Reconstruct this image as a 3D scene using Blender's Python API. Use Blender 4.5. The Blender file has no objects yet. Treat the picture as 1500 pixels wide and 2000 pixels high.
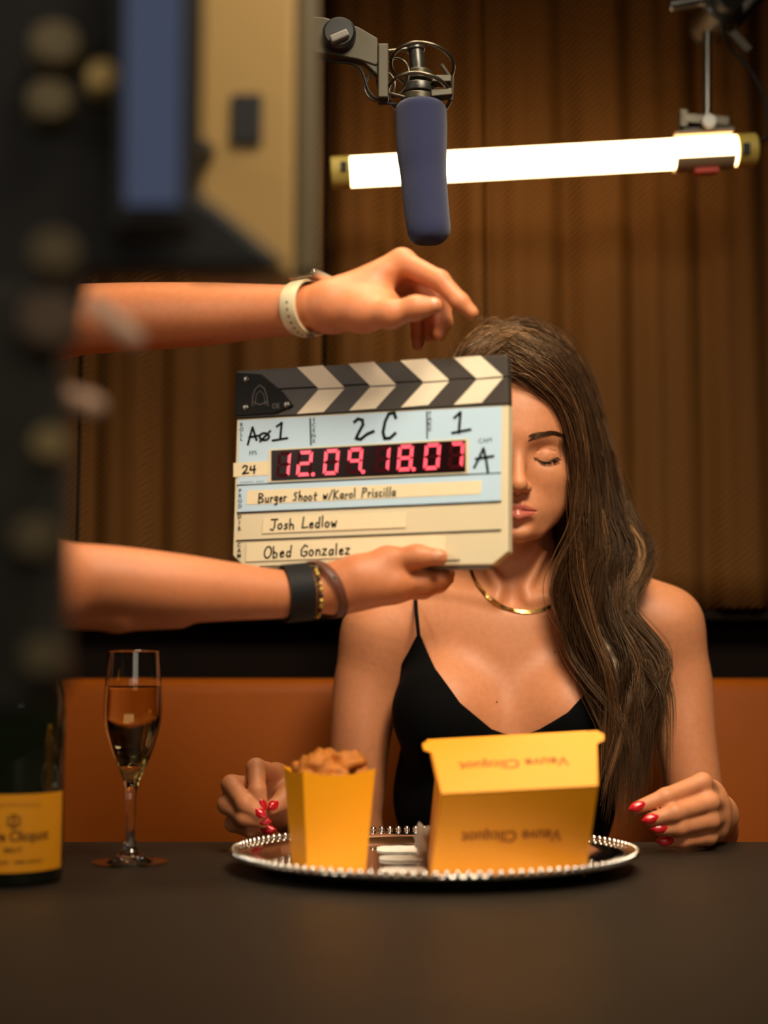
import bpy, bmesh, math, random
import numpy as np
from mathutils import Matrix, Vector, Quaternion

# ------------------------------------------------------------------ camera, world, lights
SC = bpy.context.scene
COL = SC.collection
FPX = 50.0 / 36.0 * 2000.0
PITCH = math.atan(300.0 / FPX)
FWD = np.array([0, math.cos(PITCH), math.sin(PITCH)])
UPV = np.array([0, -math.sin(PITCH), math.cos(PITCH)])
TABLE_Z = -0.193
FLOOR_Z = -0.943

def P(px, py, d):
    """world point seen at a photo pixel, at depth d (metres along world +Y)"""
    v = np.array([1.0, 0, 0]) * (px - 750) / FPX + UPV * (1000 - py) / FPX + FWD
    return v * (d / v[1])

cam_d = bpy.data.cameras.new('camera')
cam = bpy.data.objects.new('camera', cam_d)
COL.objects.link(cam)
cam_d.sensor_fit = 'VERTICAL'
cam_d.sensor_height = 36.0
cam_d.sensor_width = 27.0
cam_d.lens = 50.0
cam_d.clip_start = 0.05
cam.rotation_euler = (math.pi / 2 + PITCH, 0, 0)
cam_d.dof.use_dof = True
cam_d.dof.focus_distance = 1.57
cam_d.dof.aperture_fstop = 2.0
SC.camera = cam

SC.view_settings.view_transform = 'Standard'
SC.view_settings.look = 'None'
SC.view_settings.gamma = 1.0
SC.view_settings.use_curve_mapping = False
SC.view_settings.exposure = 0.0
SC.cycles.use_denoising = True

world = bpy.data.worlds.new('world')
SC.world = world
world.use_nodes = True
world.node_tree.nodes['Background'].inputs[0].default_value = (0.9, 0.55, 0.3, 1)
world.node_tree.nodes['Background'].inputs[1].default_value = 0.002

def area(name, loc, target, size, power, color, size_y=None, spread=math.pi):
    l = bpy.data.lights.new(name, 'AREA')
    l.shape = 'RECTANGLE'
    l.size = size
    l.size_y = size_y or size
    l.energy = power
    l.color = color
    l.spread = spread
    o = bpy.data.objects.new(name, l)
    COL.objects.link(o)
    o.location = loc
    d = Vector(target) - Vector(loc)
    o.rotation_euler = d.to_track_quat('-Z', 'Y').to_euler()
    return o

# softbox in front and above (key), overhead strip, soft light from the left
area('key_softbox', (0.38, 0.50, 1.18), (0.08, 1.6, 0.0), 0.55, 6.2, (1.0, 0.86, 0.66), 0.45, math.radians(75))
area('overhead_softbox', (0.05, 1.45, 1.45), (0.05, 1.42, 0.0), 0.7, 3.4, (1.0, 0.80, 0.52), 0.4, math.radians(80))
area('side_softbox', (-1.25, 0.45, 0.70), (0.0, 1.42, 0.0), 0.45, 1.3, (1.0, 0.88, 0.72), 0.6, math.radians(70))
area('unseen_fill', (0.45, -0.70, 0.55), (0.05, 1.5, 0.05), 0.9, 1.5, (1.0, 0.84, 0.64), 0.7, math.radians(110))  # unseen fill added behind the camera to lift the rig and face

# ------------------------------------------------------------------ materials
MATS = {}
def principled(name):
    m = bpy.data.materials.new(name)
    m.use_nodes = True
    nt = m.node_tree
    return m, nt, nt.nodes['Principled BSDF']

def S(r, g, b):
    def f(c):
        c = c / 255.0
        return c / 12.92 if c <= 0.04045 else ((c + 0.055) / 1.055) ** 2.4
    return (f(r), f(g), f(b), 1)

def mat(name, col, rough=0.5, metal=0.0, noise=0.0, nscale=40, bump=0.0, bscale=200, trans=0.0, ior=1.45,
        emit=None, estr=0.0, coat=0.0, sheen=0.0, spec=0.5, sss=0.0, detail=4):
    if name in MATS:
        return MATS[name]
    m, nt, b = principled(name)
    b.inputs['Base Color'].default_value = col
    b.inputs['Roughness'].default_value = rough
    b.inputs['Metallic'].default_value = metal
    b.inputs['IOR'].default_value = ior
    b.inputs['Transmission Weight'].default_value = trans
    b.inputs['Coat Weight'].default_value = coat
    b.inputs['Sheen Weight'].default_value = sheen
    b.inputs['Specular IOR Level'].default_value = spec
    if sss:
        b.inputs['Subsurface Weight'].default_value = sss
        b.inputs['Subsurface Radius'].default_value = (1.0, 0.35, 0.15)
        b.inputs['Subsurface Scale'].default_value = 0.004
    if emit:
        b.inputs['Emission Color'].default_value = emit
        b.inputs['Emission Strength'].default_value = estr
    tc = None
    if noise or bump:
        tc = nt.nodes.new('ShaderNodeTexCoord')
    if noise:
        n = nt.nodes.new('ShaderNodeTexNoise')
        n.inputs['Scale'].default_value = nscale
        n.inputs['Detail'].default_value = detail
        nt.links.new(tc.outputs['Object'], n.inputs['Vector'])
        mx = nt.nodes.new('ShaderNodeMix')
        mx.data_type = 'RGBA'
        mx.inputs[6].default_value = tuple(c * (1 - noise) for c in col[:3]) + (1,)
        mx.inputs[7].default_value = tuple(min(1, c * (1 + noise)) for c in col[:3]) + (1,)
        nt.links.new(n.outputs['Fac'], mx.inputs[0])
        nt.links.new(mx.outputs[2], b.inputs['Base Color'])
    if bump:
        n2 = nt.nodes.new('ShaderNodeTexNoise')
        n2.inputs['Scale'].default_value = bscale
        nt.links.new(tc.outputs['Object'], n2.inputs['Vector'])
        bp = nt.nodes.new('ShaderNodeBump')
        bp.inputs['Strength'].default_value = bump
        bp.inputs['Distance'].default_value = 0.002
        nt.links.new(n2.outputs['Fac'], bp.inputs['Height'])
        nt.links.new(bp.outputs['Normal'], b.inputs['Normal'])
    MATS[name] = m
    return m

def skin_material(name, base, lip):
    m, nt, b = principled(name)
    at = nt.nodes.new('ShaderNodeAttribute')
    at.attribute_name = 'lip'
    tc = nt.nodes.new('ShaderNodeTexCoord')
    n = nt.nodes.new('ShaderNodeTexNoise')
    n.inputs['Scale'].default_value = 14
    n.inputs['Detail'].default_value = 6
    nt.links.new(tc.outputs['Object'], n.inputs['Vector'])
    mx = nt.nodes.new('ShaderNodeMix')
    mx.data_type = 'RGBA'
    mx.inputs[6].default_value = tuple(c * 0.86 for c in base[:3]) + (1,)
    mx.inputs[7].default_value = tuple(c * 1.12 for c in base[:3]) + (1,)
    nt.links.new(n.outputs['Fac'], mx.inputs[0])
    nf = nt.nodes.new('ShaderNodeTexNoise')
    nf.inputs['Scale'].default_value = 150
    nf.inputs['Detail'].default_value = 8
    nt.links.new(tc.outputs['Object'], nf.inputs['Vector'])
    mf_ = nt.nodes.new('ShaderNodeMix')
    mf_.data_type = 'RGBA'
    mf_.blend_type = 'MULTIPLY'
    mf_.inputs[0].default_value = 0.28
    rp = nt.nodes.new('ShaderNodeValToRGB')
    rp.color_ramp.elements[0].position = 0.30
    rp.color_ramp.elements[0].color = (0.70, 0.62, 0.58, 1)
    rp.color_ramp.elements[1].position = 0.62
    nt.links.new(nf.outputs['Fac'], rp.inputs[0])
    nt.links.new(mx.outputs[2], mf_.inputs[6])
    nt.links.new(rp.outputs[0], mf_.inputs[7])
    mx = mf_
    m2 = nt.nodes.new('ShaderNodeMix')
    m2.data_type = 'RGBA'
    m2.inputs[7].default_value = lip
    nt.links.new(at.outputs['Fac'], m2.inputs[0])
    nt.links.new(mx.outputs[2], m2.inputs[6])
    nt.links.new(m2.outputs[2], b.inputs['Base Color'])
    rr = nt.nodes.new('ShaderNodeMapRange')
    rr.inputs[3].default_value = 0.52
    rr.inputs[4].default_value = 0.24
    nt.links.new(at.outputs['Fac'], rr.inputs[0])
    nt.links.new(rr.outputs[0], b.inputs['Roughness'])
    b.inputs['Subsurface Weight'].default_value = 0.25
    b.inputs['Subsurface Radius'].default_value = (1.0, 0.35, 0.15)
    b.inputs['Subsurface Scale'].default_value = 0.004
    n2 = nt.nodes.new('ShaderNodeTexNoise')
    n2.inputs['Scale'].default_value = 900
    nt.links.new(tc.outputs['Object'], n2.inputs['Vector'])
    bp = nt.nodes.new('ShaderNodeBump')
    bp.inputs['Strength'].default_value = 0.22
    bp.inputs['Distance'].default_value = 0.001
    nt.links.new(n2.outputs['Fac'], bp.inputs['Height'])
    nt.links.new(bp.outputs['Normal'], b.inputs['Normal'])
    return m

def hair_material(name):
    m, nt, b = principled(name)
    at = nt.nodes.new('ShaderNodeAttribute')
    at.attribute_name = 'tone'
    cr = nt.nodes.new('ShaderNodeValToRGB')
    cr.color_ramp.elements[0].color = (0.010, 0.005, 0.0028, 1)
    cr.color_ramp.elements[1].color = (0.36, 0.185, 0.080, 1)
    e = cr.color_ramp.elements.new(0.5)
    e.color = (0.085, 0.038, 0.015, 1)
    nt.links.new(at.outputs['Fac'], cr.inputs[0])
    nt.links.new(cr.outputs[0], b.inputs['Base Color'])
    b.inputs['Roughness'].default_value = 0.36
    b.inputs['Specular IOR Level'].default_value = 0.55
    b.inputs['Specular Tint'].default_value = (1.0, 0.72, 0.45, 1)
    return m

def curtain_material():
    m, nt, b = principled('woven_brown_fabric')
    tc = nt.nodes.new('ShaderNodeTexCoord')
    mp = nt.nodes.new('ShaderNodeMapping')
    mp.inputs['Rotation'].default_value = (0, math.radians(-52), 0)
    nt.links.new(tc.outputs['Object'], mp.inputs['Vector'])
    w = nt.nodes.new('ShaderNodeTexWave')
    w.wave_type = 'BANDS'
    w.bands_direction = 'X'
    w.inputs['Scale'].default_value = 1.0 / 0.0078 / 3.18
    w.inputs['Distortion'].default_value = 0.6
    w.inputs['Detail'].default_value = 1.0
    nt.links.new(mp.outputs[0], w.inputs['Vector'])
    mx = nt.nodes.new('ShaderNodeMix')
    mx.data_type = 'RGBA'
    mx.inputs[6].default_value = (0.020, 0.007, 0.0014, 1)
    mx.inputs[7].default_value = (0.215, 0.088, 0.0165, 1)
    nt.links.new(w.outputs['Fac'], mx.inputs[0])
    nt.links.new(mx.outputs[2], b.inputs['Base Color'])
    b.inputs['Roughness'].default_value = 0.75
    b.inputs['Specular IOR Level'].default_value = 0.15
    bp = nt.nodes.new('ShaderNodeBump')
    bp.inputs['Strength'].default_value = 0.5
    bp.inputs['Distance'].default_value = 0.002
    nt.links.new(w.outputs['Fac'], bp.inputs['Height'])
    nt.links.new(bp.outputs['Normal'], b.inputs['Normal'])
    return m

def table_material():
    m, nt, b = principled('dark_laminate')
    tc = nt.nodes.new('ShaderNodeTexCoord')
    n = nt.nodes.new('ShaderNodeTexNoise')
    n.inputs['Scale'].default_value = 6
    n.inputs['Detail'].default_value = 8
    nt.links.new(tc.outputs['Object'], n.inputs['Vector'])
    n2 = nt.nodes.new('ShaderNodeTexNoise')
    n2.inputs['Scale'].default_value = 420
    nt.links.new(tc.outputs['Object'], n2.inputs['Vector'])
    mx = nt.nodes.new('ShaderNodeMix')
    mx.data_type = 'RGBA'
    mx.inputs[6].default_value = (0.011, 0.0085, 0.006, 1)
    mx.inputs[7].default_value = (0.030, 0.022, 0.015, 1)
    nt.links.new(n2.outputs['Fac'], mx.inputs[0])
    nt.links.new(mx.outputs[2], b.inputs['Base Color'])
    rr = nt.nodes.new('ShaderNodeMapRange')
    rr.inputs[3].default_value = 0.42
    rr.inputs[4].default_value = 0.60
    nt.links.new(n.outputs['Fac'], rr.inputs[0])
    nt.links.new(rr.outputs[0], b.inputs['Roughness'])
    b.inputs['Specular IOR Level'].default_value = 0.28
    b.inputs['Specular Tint'].default_value = (1.0, 0.8, 0.6, 1)
    bp = nt.nodes.new('ShaderNodeBump')
    bp.inputs['Strength'].default_value = 0.15
    bp.inputs['Distance'].default_value = 0.001
    nt.links.new(n2.outputs['Fac'], bp.inputs['Height'])
    nt.links.new(bp.outputs['Normal'], b.inputs['Normal'])
    return m

def lerp(a, b, t): return a + (b - a) * t

M_BLACK = mat('matte_black', (0.010, 0.0095, 0.009, 1), 0.55, bump=0.05)
M_BLACKPLASTIC = mat('black_plastic', (0.012, 0.012, 0.012, 1), 0.35)
M_STEEL = mat('brushed_steel', (0.30, 0.29, 0.27, 1), 0.32, 1.0, noise=0.1)
M_DARKMETAL = mat('dark_metal', (0.10, 0.095, 0.085, 1), 0.38, 0.8, noise=0.1)
M_GREY = mat('grey_plastic', (0.20, 0.18, 0.155, 1), 0.45)

# ------------------------------------------------------------------ mesh helpers
def frame_from(axis):
    a = np.array(axis, float); a /= np.linalg.norm(a)
    t = np.array([0, 0, 1.0]) if abs(a[2]) < 0.9 else np.array([1.0, 0, 0])
    u = np.cross(t, a); u /= np.linalg.norm(u)
    return u, np.cross(a, u), a

class MB:
    def __init__(s):
        s.v = []; s.f = []
    def add(s, v, f):
        o = len(s.v)
        s.v.extend([tuple(map(float, p)) for p in v])
        s.f.extend([tuple(i + o for i in q) for q in f])
        return s
    def hexa(s, p):      # p: 4 bottom (ccw from above), 4 top
        return s.add(p, [(3, 2, 1, 0), (4, 5, 6, 7), (0, 1, 5, 4), (1, 2, 6, 5), (2, 3, 7, 6), (3, 0, 4, 7)])
    def box(s, lo, hi):
        x0, y0, z0 = lo; x1, y1, z1 = hi
        return s.hexa([(x0, y0, z0), (x1, y0, z0), (x1, y1, z0), (x0, y1, z0), (x0, y0, z1), (x1, y0, z1), (x1, y1, z1), (x0, y1, z1)])
    def obox(s, c, half, u, v, w):
        c, u, v, w = [np.array(q, float) for q in (c, u, v, w)]
        a, b, d = half
        pts = []
        for sz in (-1, 1):
            for sx, sy in ((-1, -1), (1, -1), (1, 1), (-1, 1)):
                pts.append(c + u * a * sx + v * b * sy + w * d * sz)
        return s.hexa(pts)
    def tube(s, pts, r, n=10, closed=False, caps=True, flat=1.0, up=None):
        pts = [np.array(p, float) for p in pts]
        m = len(pts)
        rr = [r] * m if np.isscalar(r) else list(r)
        vs = []
        pu = None
        for i in range(m):
            if closed:
                t = pts[(i + 1) % m] - pts[i - 1]
            else:
                t = pts[min(i + 1, m - 1)] - pts[max(i - 1, 0)]
            t = t / (np.linalg.norm(t) + 1e-12)
            if up is not None:
                u = np.cross(t, np.array(up, float))
            elif pu is None:
                u = frame_from(t)[0]
            else:
                u = pu - t * np.dot(pu, t)
            u = u / (np.linalg.norm(u) + 1e-12)
            pu = u
            w = np.cross(t, u)
            for k in range(n):
                a = 2 * math.pi * k / n
                vs.append(pts[i] + u * rr[i] * math.cos(a) + w * rr[i] * flat * math.sin(a))
        fs = []
        for i in range(m if closed else m - 1):
            j = (i + 1) % m
            for k in range(n):
                k2 = (k + 1) % n
                fs.append((i * n + k, i * n + k2, j * n + k2, j * n + k))
        if caps and not closed:
            fs.append(tuple(range(n - 1, -1, -1)))
            fs.append(tuple((m - 1) * n + k for k in range(n)))
        return s.add(vs, fs)
    def cyl(s, a, b, r0, r1=None, n=24):
        return s.tube([a, b], [r0, r0 if r1 is None else r1], n)
    def lathe(s, prof, c=(0, 0, 0), axis=(0, 0, 1), n=48, sx=1.0, sy=1.0, close=True):
        u, v, w = frame_from(axis)
        if tuple(axis) == (0, 0, 1):
            u, v, w = np.array([1., 0, 0]), np.array([0, 1., 0]), np.array([0, 0, 1.])
        c = np.array(c, float)
        vs = []
        for r, z in prof:
            for k in range(n):
                a = 2 * math.pi * k / n
                vs.append(c + u * r * sx * math.cos(a) + v * r * sy * math.sin(a) + w * z)
        fs = []
        m = len(prof)
        for i in range(m - 1):
            for k in range(n):
                k2 = (k + 1) % n
                fs.append((i * n + k, i * n + k2, (i + 1) * n + k2, (i + 1) * n + k))
        if close:
            fs.append(tuple(range(n - 1, -1, -1)))
            fs.append(tuple((m - 1) * n + k for k in range(n)))
        return s.add(vs, fs)
    def sphere(s, c, r, nu=12, nv=8, axes=None):
        c = np.array(c, float)
        r = np.array([r, r, r], float) if np.isscalar(r) else np.array(r, float)
        A = np.eye(3) if axes is None else np.array(axes, float)
        vs = [c + A.T @ (r * np.array([0, 0, -1.0]))]
        for i in range(1, nv):
            t = -math.pi / 2 + math.pi * i / nv
            for k in range(nu):
                a = 2 * math.pi * k / nu
                vs.append(c + A.T @ (r * np.array([math.cos(t) * math.cos(a), math.cos(t) * math.sin(a), math.sin(t)])))
        vs.append(c + A.T @ (r * np.array([0, 0, 1.0])))
        fs = []
        for k in range(nu):
            fs.append((0, 1 + (k + 1) % nu, 1 + k))
        for i in range(nv - 2):
            for k in range(nu):
                a = 1 + i * nu; k2 = (k + 1) % nu
                fs.append((a + k, a + k2, a + nu + k2, a + nu + k))
        l = len(vs) - 1; a = 1 + (nv - 2) * nu
        for k in range(nu):
            fs.append((a + k, a + (k + 1) % nu, l))
        return s.add(vs, fs)
    def prism(s, poly, z0, z1, xf=None):
        n = len(poly)
        area2 = sum(poly[i][0] * poly[(i + 1) % n][1] - poly[(i + 1) % n][0] * poly[i][1] for i in range(n))
        if area2 < 0:
            poly = poly[::-1]
        vs = [(x, y, z0) for x, y in poly] + [(x, y, z1) for x, y in poly]
        if xf is not None:
            vs = [xf(p) for p in vs]
        fs = [tuple(range(n - 1, -1, -1)), tuple(range(n, 2 * n))]
        for i in range(n):
            j = (i + 1) % n
            fs.append((i, j, n + j, n + i))
        return s.add(vs, fs)
    def build(s, name, material, parent=None, smooth=False, bevel=0.0, seg=2, local=False, angle=40):
        me = bpy.data.meshes.new(name)
        v = np.array(s.v, float).reshape(-1, 3)
        if parent is not None and not local:
            v = v - root_offset(parent)
        me.from_pydata(v.tolist(), [], s.f)
        return finish(me, name, material, parent, smooth, bevel, seg, angle)

OFFS = {}
def root_offset(o):
    return OFFS.get(o.name, np.zeros(3))

def finish(me, name, material, parent, smooth=True, bevel=0.0, seg=2, angle=40):
    if material is not None:
        me.materials.append(material)
    me.update()
    if smooth:
        me.polygons.foreach_set('use_smooth', [True] * len(me.polygons))
        if smooth != 'all':
            try:
                me.set_sharp_from_angle(angle=math.radians(angle))
            except Exception:
                pass
    me.update()
    o = bpy.data.objects.new(name, me)
    COL.objects.link(o)
    if parent is not None:
        o.parent = parent
        OFFS[o.name] = root_offset(parent)
    if bevel:
        md = o.modifiers.new('bevel', 'BEVEL')
        md.width = bevel
        md.segments = seg
        md.limit_method = 'ANGLE'
        md.angle_limit = math.radians(30)
    return o

def tag(o, label, cat, group=None, kind=None):
    if label: o['label'] = label
    if cat: o['category'] = cat
    if group: o['group'] = group
    if kind: o['kind'] = kind
    return o

def thing(name, label, cat, loc, group=None):
    o = bpy.data.objects.new(name, None)
    o.empty_display_size = 0.02
    COL.objects.link(o)
    o.location = tuple(float(c) for c in loc)
    OFFS[o.name] = np.array(loc, float)
    return tag(o, label, cat, group)

def structure(o):
    o['kind'] = 'structure'
    return o

def text_mesh(body, size=1.0, bold=0.0, align='CENTER', spacing=1.0):
    cu = bpy.data.curves.new('lettering', 'FONT')
    cu.body = body
    cu.size = size
    cu.align_x = align
    cu.align_y = 'CENTER'
    cu.offset = bold
    cu.space_character = spacing
    cu.resolution_u = 3
    o = bpy.data.objects.new('lettering_tmp', cu)
    COL.objects.link(o)
    dg = bpy.context.evaluated_depsgraph_get()
    me = bpy.data.meshes.new_from_object(o.evaluated_get(dg))
    vs = [tuple(v.co) for v in me.vertices]
    fs = [tuple(p.vertices) for p in me.polygons]
    bpy.data.objects.remove(o)
    bpy.data.curves.remove(cu)
    bpy.data.meshes.remove(me)
    return vs, fs

# ------------------------------------------------------------------ implicit surfaces for bodies
class Field:
    def __init__(s, xs, ys, zs):
        s.xs, s.ys, s.zs = [np.asarray(a, np.float32) for a in (xs, ys, zs)]
        s.F = np.full((len(s.xs), len(s.ys), len(s.zs)), 0.5, np.float32)
    def sub(s, lo, hi):
        sl = []
        for a, l, h in ((s.xs, lo[0], hi[0]), (s.ys, lo[1], hi[1]), (s.zs, lo[2], hi[2])):
            i = max(0, np.searchsorted(a, l) - 1); j = min(len(a), np.searchsorted(a, h) + 1)
            sl.append(slice(int(i), int(j)))
        return tuple(sl)
    def grid(s, sl):
        return (s.xs[sl[0]][:, None, None], s.ys[sl[1]][None, :, None], s.zs[sl[2]][None, None, :])
    def comb(s, sl, d, k, op):
        A = s.F[sl]
        if op == 'cut':
            h = np.maximum(k - np.abs(A + d), 0) / k
            s.F[sl] = np.maximum(A, -d) + h * h * k * 0.25
        else:
            h = np.maximum(k - np.abs(A - d), 0) / k
            s.F[sl] = np.minimum(A, d) - h * h * k * 0.25
    def cone(s, a, b, ra, rb, k=0.01, op='add'):
        a = np.array(a, np.float32); b = np.array(b, np.float32)
        m = max(ra, rb) + k + 0.012
        sl = s.sub(np.minimum(a, b) - m, np.maximum(a, b) + m)
        X, Y, Z = s.grid(sl)
        if X.size * Y.size * Z.size == 0: return
        ba = b - a
        l2 = float(ba @ ba) + 1e-12
        t = np.clip(((X - a[0]) * ba[0] + (Y - a[1]) * ba[1] + (Z - a[2]) * ba[2]) / l2, 0, 1)
        d = np.sqrt((X - a[0] - t * ba[0]) ** 2 + (Y - a[1] - t * ba[1]) ** 2 + (Z - a[2] - t * ba[2]) ** 2) - (ra + (rb - ra) * t)
        s.comb(sl, d, k, op)
    def chain(s, pts, rs, k=0.006, op='add'):
        for i in range(len(pts) - 1):
            s.cone(pts[i], pts[i + 1], rs[i], rs[i + 1], k, op)
    def limb(s, pts, rs, k=0.015, sub=6):
        """one smooth tapered sweep through pts, blended into the rest once"""
        q = spline([tuple(p) + (r,) for p, r in zip(pts, rs)], (len(pts) - 1) * sub + 1).astype(np.float32)
        m = max(rs) + k + 0.012
        sl = s.sub(q[:, :3].min(0) - m, q[:, :3].max(0) + m)
        X, Y, Z = s.grid(sl)
        D = None
        for a, b in zip(q[:-1], q[1:]):
            ba = b[:3] - a[:3]
            t = np.clip(((X - a[0]) * ba[0] + (Y - a[1]) * ba[1] + (Z - a[2]) * ba[2]) / (float(ba @ ba) + 1e-12), 0, 1)
            d = np.sqrt((X - a[0] - t * ba[0]) ** 2 + (Y - a[1] - t * ba[1]) ** 2 + (Z - a[2] - t * ba[2]) ** 2) - (a[3] + (b[3] - a[3]) * t)
            D = d if D is None else np.minimum(D, d)
        s.comb(sl, D, k, 'add')
    def ell(s, c, r, k=0.01, op='add', R=None):
        c = np.array(c, np.float32); r = np.array([r] * 3 if np.isscalar(r) else r, np.float32)
        m = float(max(r)) + k + 0.012
        mm = np.array([m, m, m]) if R is not None else r + k + 0.012
        sl = s.sub(c - mm, c + mm)
        X, Y, Z = s.grid(sl)
        if X.size * Y.size * Z.size == 0: return
        x, y, z = X - c[0], Y - c[1], Z - c[2]
        if R is not None:     # rows of R are the local axes
            x, y, z = (R[0][0] * x + R[0][1] * y + R[0][2] * z, R[1][0] * x + R[1][1] * y + R[1][2] * z, R[2][0] * x + R[2][1] * y + R[2][2] * z)
        k0 = np.sqrt((x / r[0]) ** 2 + (y / r[1]) ** 2 + (z / r[2]) ** 2)
        k1 = np.sqrt((x / r[0] ** 2) ** 2 + (y / r[1] ** 2) ** 2 + (z / r[2] ** 2) ** 2) + 1e-9
        s.comb(sl, k0 * (k0 - 1) / k1, k, op)
    def mesh(s):
        return surface_nets(s.F, s.xs, s.ys, s.zs)

def surface_nets(F, xs, ys, zs):
    ins = F < 0
    nx, ny, nz = F.shape
    cnt = np.zeros((nx - 1, ny - 1, nz - 1), np.uint8)
    for i in (0, 1):
        for j in (0, 1):
            for k in (0, 1):
                cnt += ins[i:nx - 1 + i, j:ny - 1 + j, k:nz - 1 + k]
    ci, cj, ck = np.nonzero((cnt > 0) & (cnt < 8))
    idx = np.full(cnt.shape, -1, np.int32)
    idx[ci, cj, ck] = np.arange(len(ci))
    acc = np.zeros((len(ci), 3)); num = np.zeros(len(ci))
    G = (xs.astype(np.float64), ys.astype(np.float64), zs.astype(np.float64))
    for ax in range(3):
        o1, o2 = [a for a in range(3) if a != ax]
        for p in (0, 1):
            for q in (0, 1):
                d0 = [0, 0, 0]; d0[o1] = p; d0[o2] = q
                d1 = list(d0); d1[ax] = 1
                A = [ci + d0[0], cj + d0[1], ck + d0[2]]
                B = [ci + d1[0], cj + d1[1], ck + d1[2]]
                fa = F[A[0], A[1], A[2]].astype(np.float64); fb = F[B[0], B[1], B[2]].astype(np.float64)
                msk = (fa < 0) != (fb < 0)
                t = np.where(msk, fa / np.where(fa == fb, 1, fa - fb), 0)
                pos = np.stack([G[a][A[a]] for a in range(3)], 1)
                pos[:, ax] += t * (G[ax][B[ax]] - G[ax][A[ax]])
                acc[msk] += pos[msk]
                num[msk] += 1
    V = acc / num[:, None]
    quads = []
    for ax in range(3):
        o1, o2 = (ax + 1) % 3, (ax + 2) % 3
        sa = [slice(None)] * 3; sb = [slice(None)] * 3
        sa[ax] = slice(0, -1); sb[ax] = slice(1, None)
        a = ins[tuple(sa)]; b = ins[tuple(sb)]
        e = np.stack(np.nonzero(a != b), 1)
        ok = (e[:, o1] > 0) & (e[:, o2] > 0) & (e[:, o1] < F.shape[o1] - 1) & (e[:, o2] < F.shape[o2] - 1)
        e = e[ok]
        st = a[e[:, 0], e[:, 1], e[:, 2]]
        def cell(d1, d2):
            c = e.copy(); c[:, o1] += d1; c[:, o2] += d2
            return idx[c[:, 0], c[:, 1], c[:, 2]]
        q = np.stack([cell(-1, -1), cell(0, -1), cell(0, 0), cell(-1, 0)], 1)
        q[~st] = q[~st][:, ::-1]
        quads.append(q)
    Q = np.concatenate(quads)
    return V, Q[(Q >= 0).all(1)]

def mesh_from(V, Q, name, material, parent, attr=None, smooth='all'):
    V = V - (root_offset(parent) if parent is not None else 0)
    me = bpy.data.meshes.new(name)
    n = len(V); m = len(Q); w = Q.shape[1]
    me.vertices.add(n); me.vertices.foreach_set('co', V.astype(np.float32).ravel())
    me.loops.add(m * w); me.loops.foreach_set('vertex_index', Q.astype(np.int32).ravel())
    me.polygons.add(m)
    me.polygons.foreach_set('loop_start', np.arange(0, m * w, w, dtype=np.int32))
    me.update(calc_edges=True)
    me.validate()
    if attr:
        for an, vals in attr.items():
            a = me.attributes.new(an, 'FLOAT', 'POINT')
            a.data.foreach_set('value', np.asarray(vals, np.float32))
    return finish(me, name, material, parent, smooth)

def axis_pts(segs):
    """piecewise uniform axis: [(start, step), ..., (end, None)]"""
    out = []
    for (a, st), (b, _) in zip(segs[:-1], segs[1:]):
        out.append(np.arange(a, b - st * 0.4, st))
    out.append(np.array([segs[-1][0]]))
    return np.concatenate(out)

def poly_sdf(X, Z, poly):
    """signed distance to a 2-D polygon (negative inside), X and Z broadcastable"""
    X, Z = np.broadcast_arrays(X, Z)
    d = np.full(X.shape, 1e9); ins = np.zeros(X.shape, bool)
    n = len(poly)
    for i in range(n):
        ax, az = poly[i]; bx, bz = poly[(i + 1) % n]
        ex, ez = bx - ax, bz - az
        t = np.clip(((X - ax) * ex + (Z - az) * ez) / (ex * ex + ez * ez + 1e-12), 0, 1)
        d = np.minimum(d, (X - ax - t * ex) ** 2 + (Z - az - t * ez) ** 2)
        c = (az > Z) != (bz > Z)
        ins ^= c & (X < ex * (Z - az) / (ez if abs(ez) > 1e-12 else 1e-12) + ax)
    d = np.sqrt(d)
    return np.where(ins, -d, d)

def spline(pts, n):
    """Catmull-Rom through pts, n samples"""
    p = np.array(pts, float)
    p = np.vstack([2 * p[0] - p[1], p, 2 * p[-1] - p[-2]])
    m = len(p) - 3
    u = np.linspace(0, m, n); i = np.minimum(u.astype(int), m - 1); t = (u - i)[:, None]
    a, b, c, d = p[i], p[i + 1], p[i + 2], p[i + 3]
    return 0.5 * (2 * b + (c - a) * t + (2 * a - 5 * b + 4 * c - d) * t ** 2 + (3 * b - a - 3 * c + d) * t ** 3)

# ================================================================== the room
M_WALL = mat('dark_plaster', (0.018, 0.011, 0.007, 1), 0.8, noise=0.2, nscale=8)
M_FLOOR = mat('dark_floor', (0.03, 0.022, 0.016, 1), 0.5, noise=0.3, nscale=5)
M_SHADE = mat('recess_shade', (0.008, 0.004, 0.002, 1), 0.7, noise=0.3, nscale=12, spec=0.1)  # near-black tone standing for the shade below the curtains

structure(MB().box((-2.2, -1.2, FLOOR_Z - 0.05), (2.2, 2.5, FLOOR_Z)).build('floor', M_FLOOR))
structure(MB().box((-2.2, 2.28, FLOOR_Z), (2.2, 2.5, 1.75)).build('wall_back', M_WALL))
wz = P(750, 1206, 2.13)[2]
structure(MB().box((-2.2, 2.20, FLOOR_Z), (2.2, 2.28, wz - 0.004)).build('shade_trim_1', M_SHADE))  # dark panel and ledge added to form the shadowed band above the bench
structure(MB().box((-2.2, 2.14, wz - 0.004), (2.2, 2.28, wz + 0.012)).build('shade_trim_2', M_SHADE, bevel=0.003))

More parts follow.
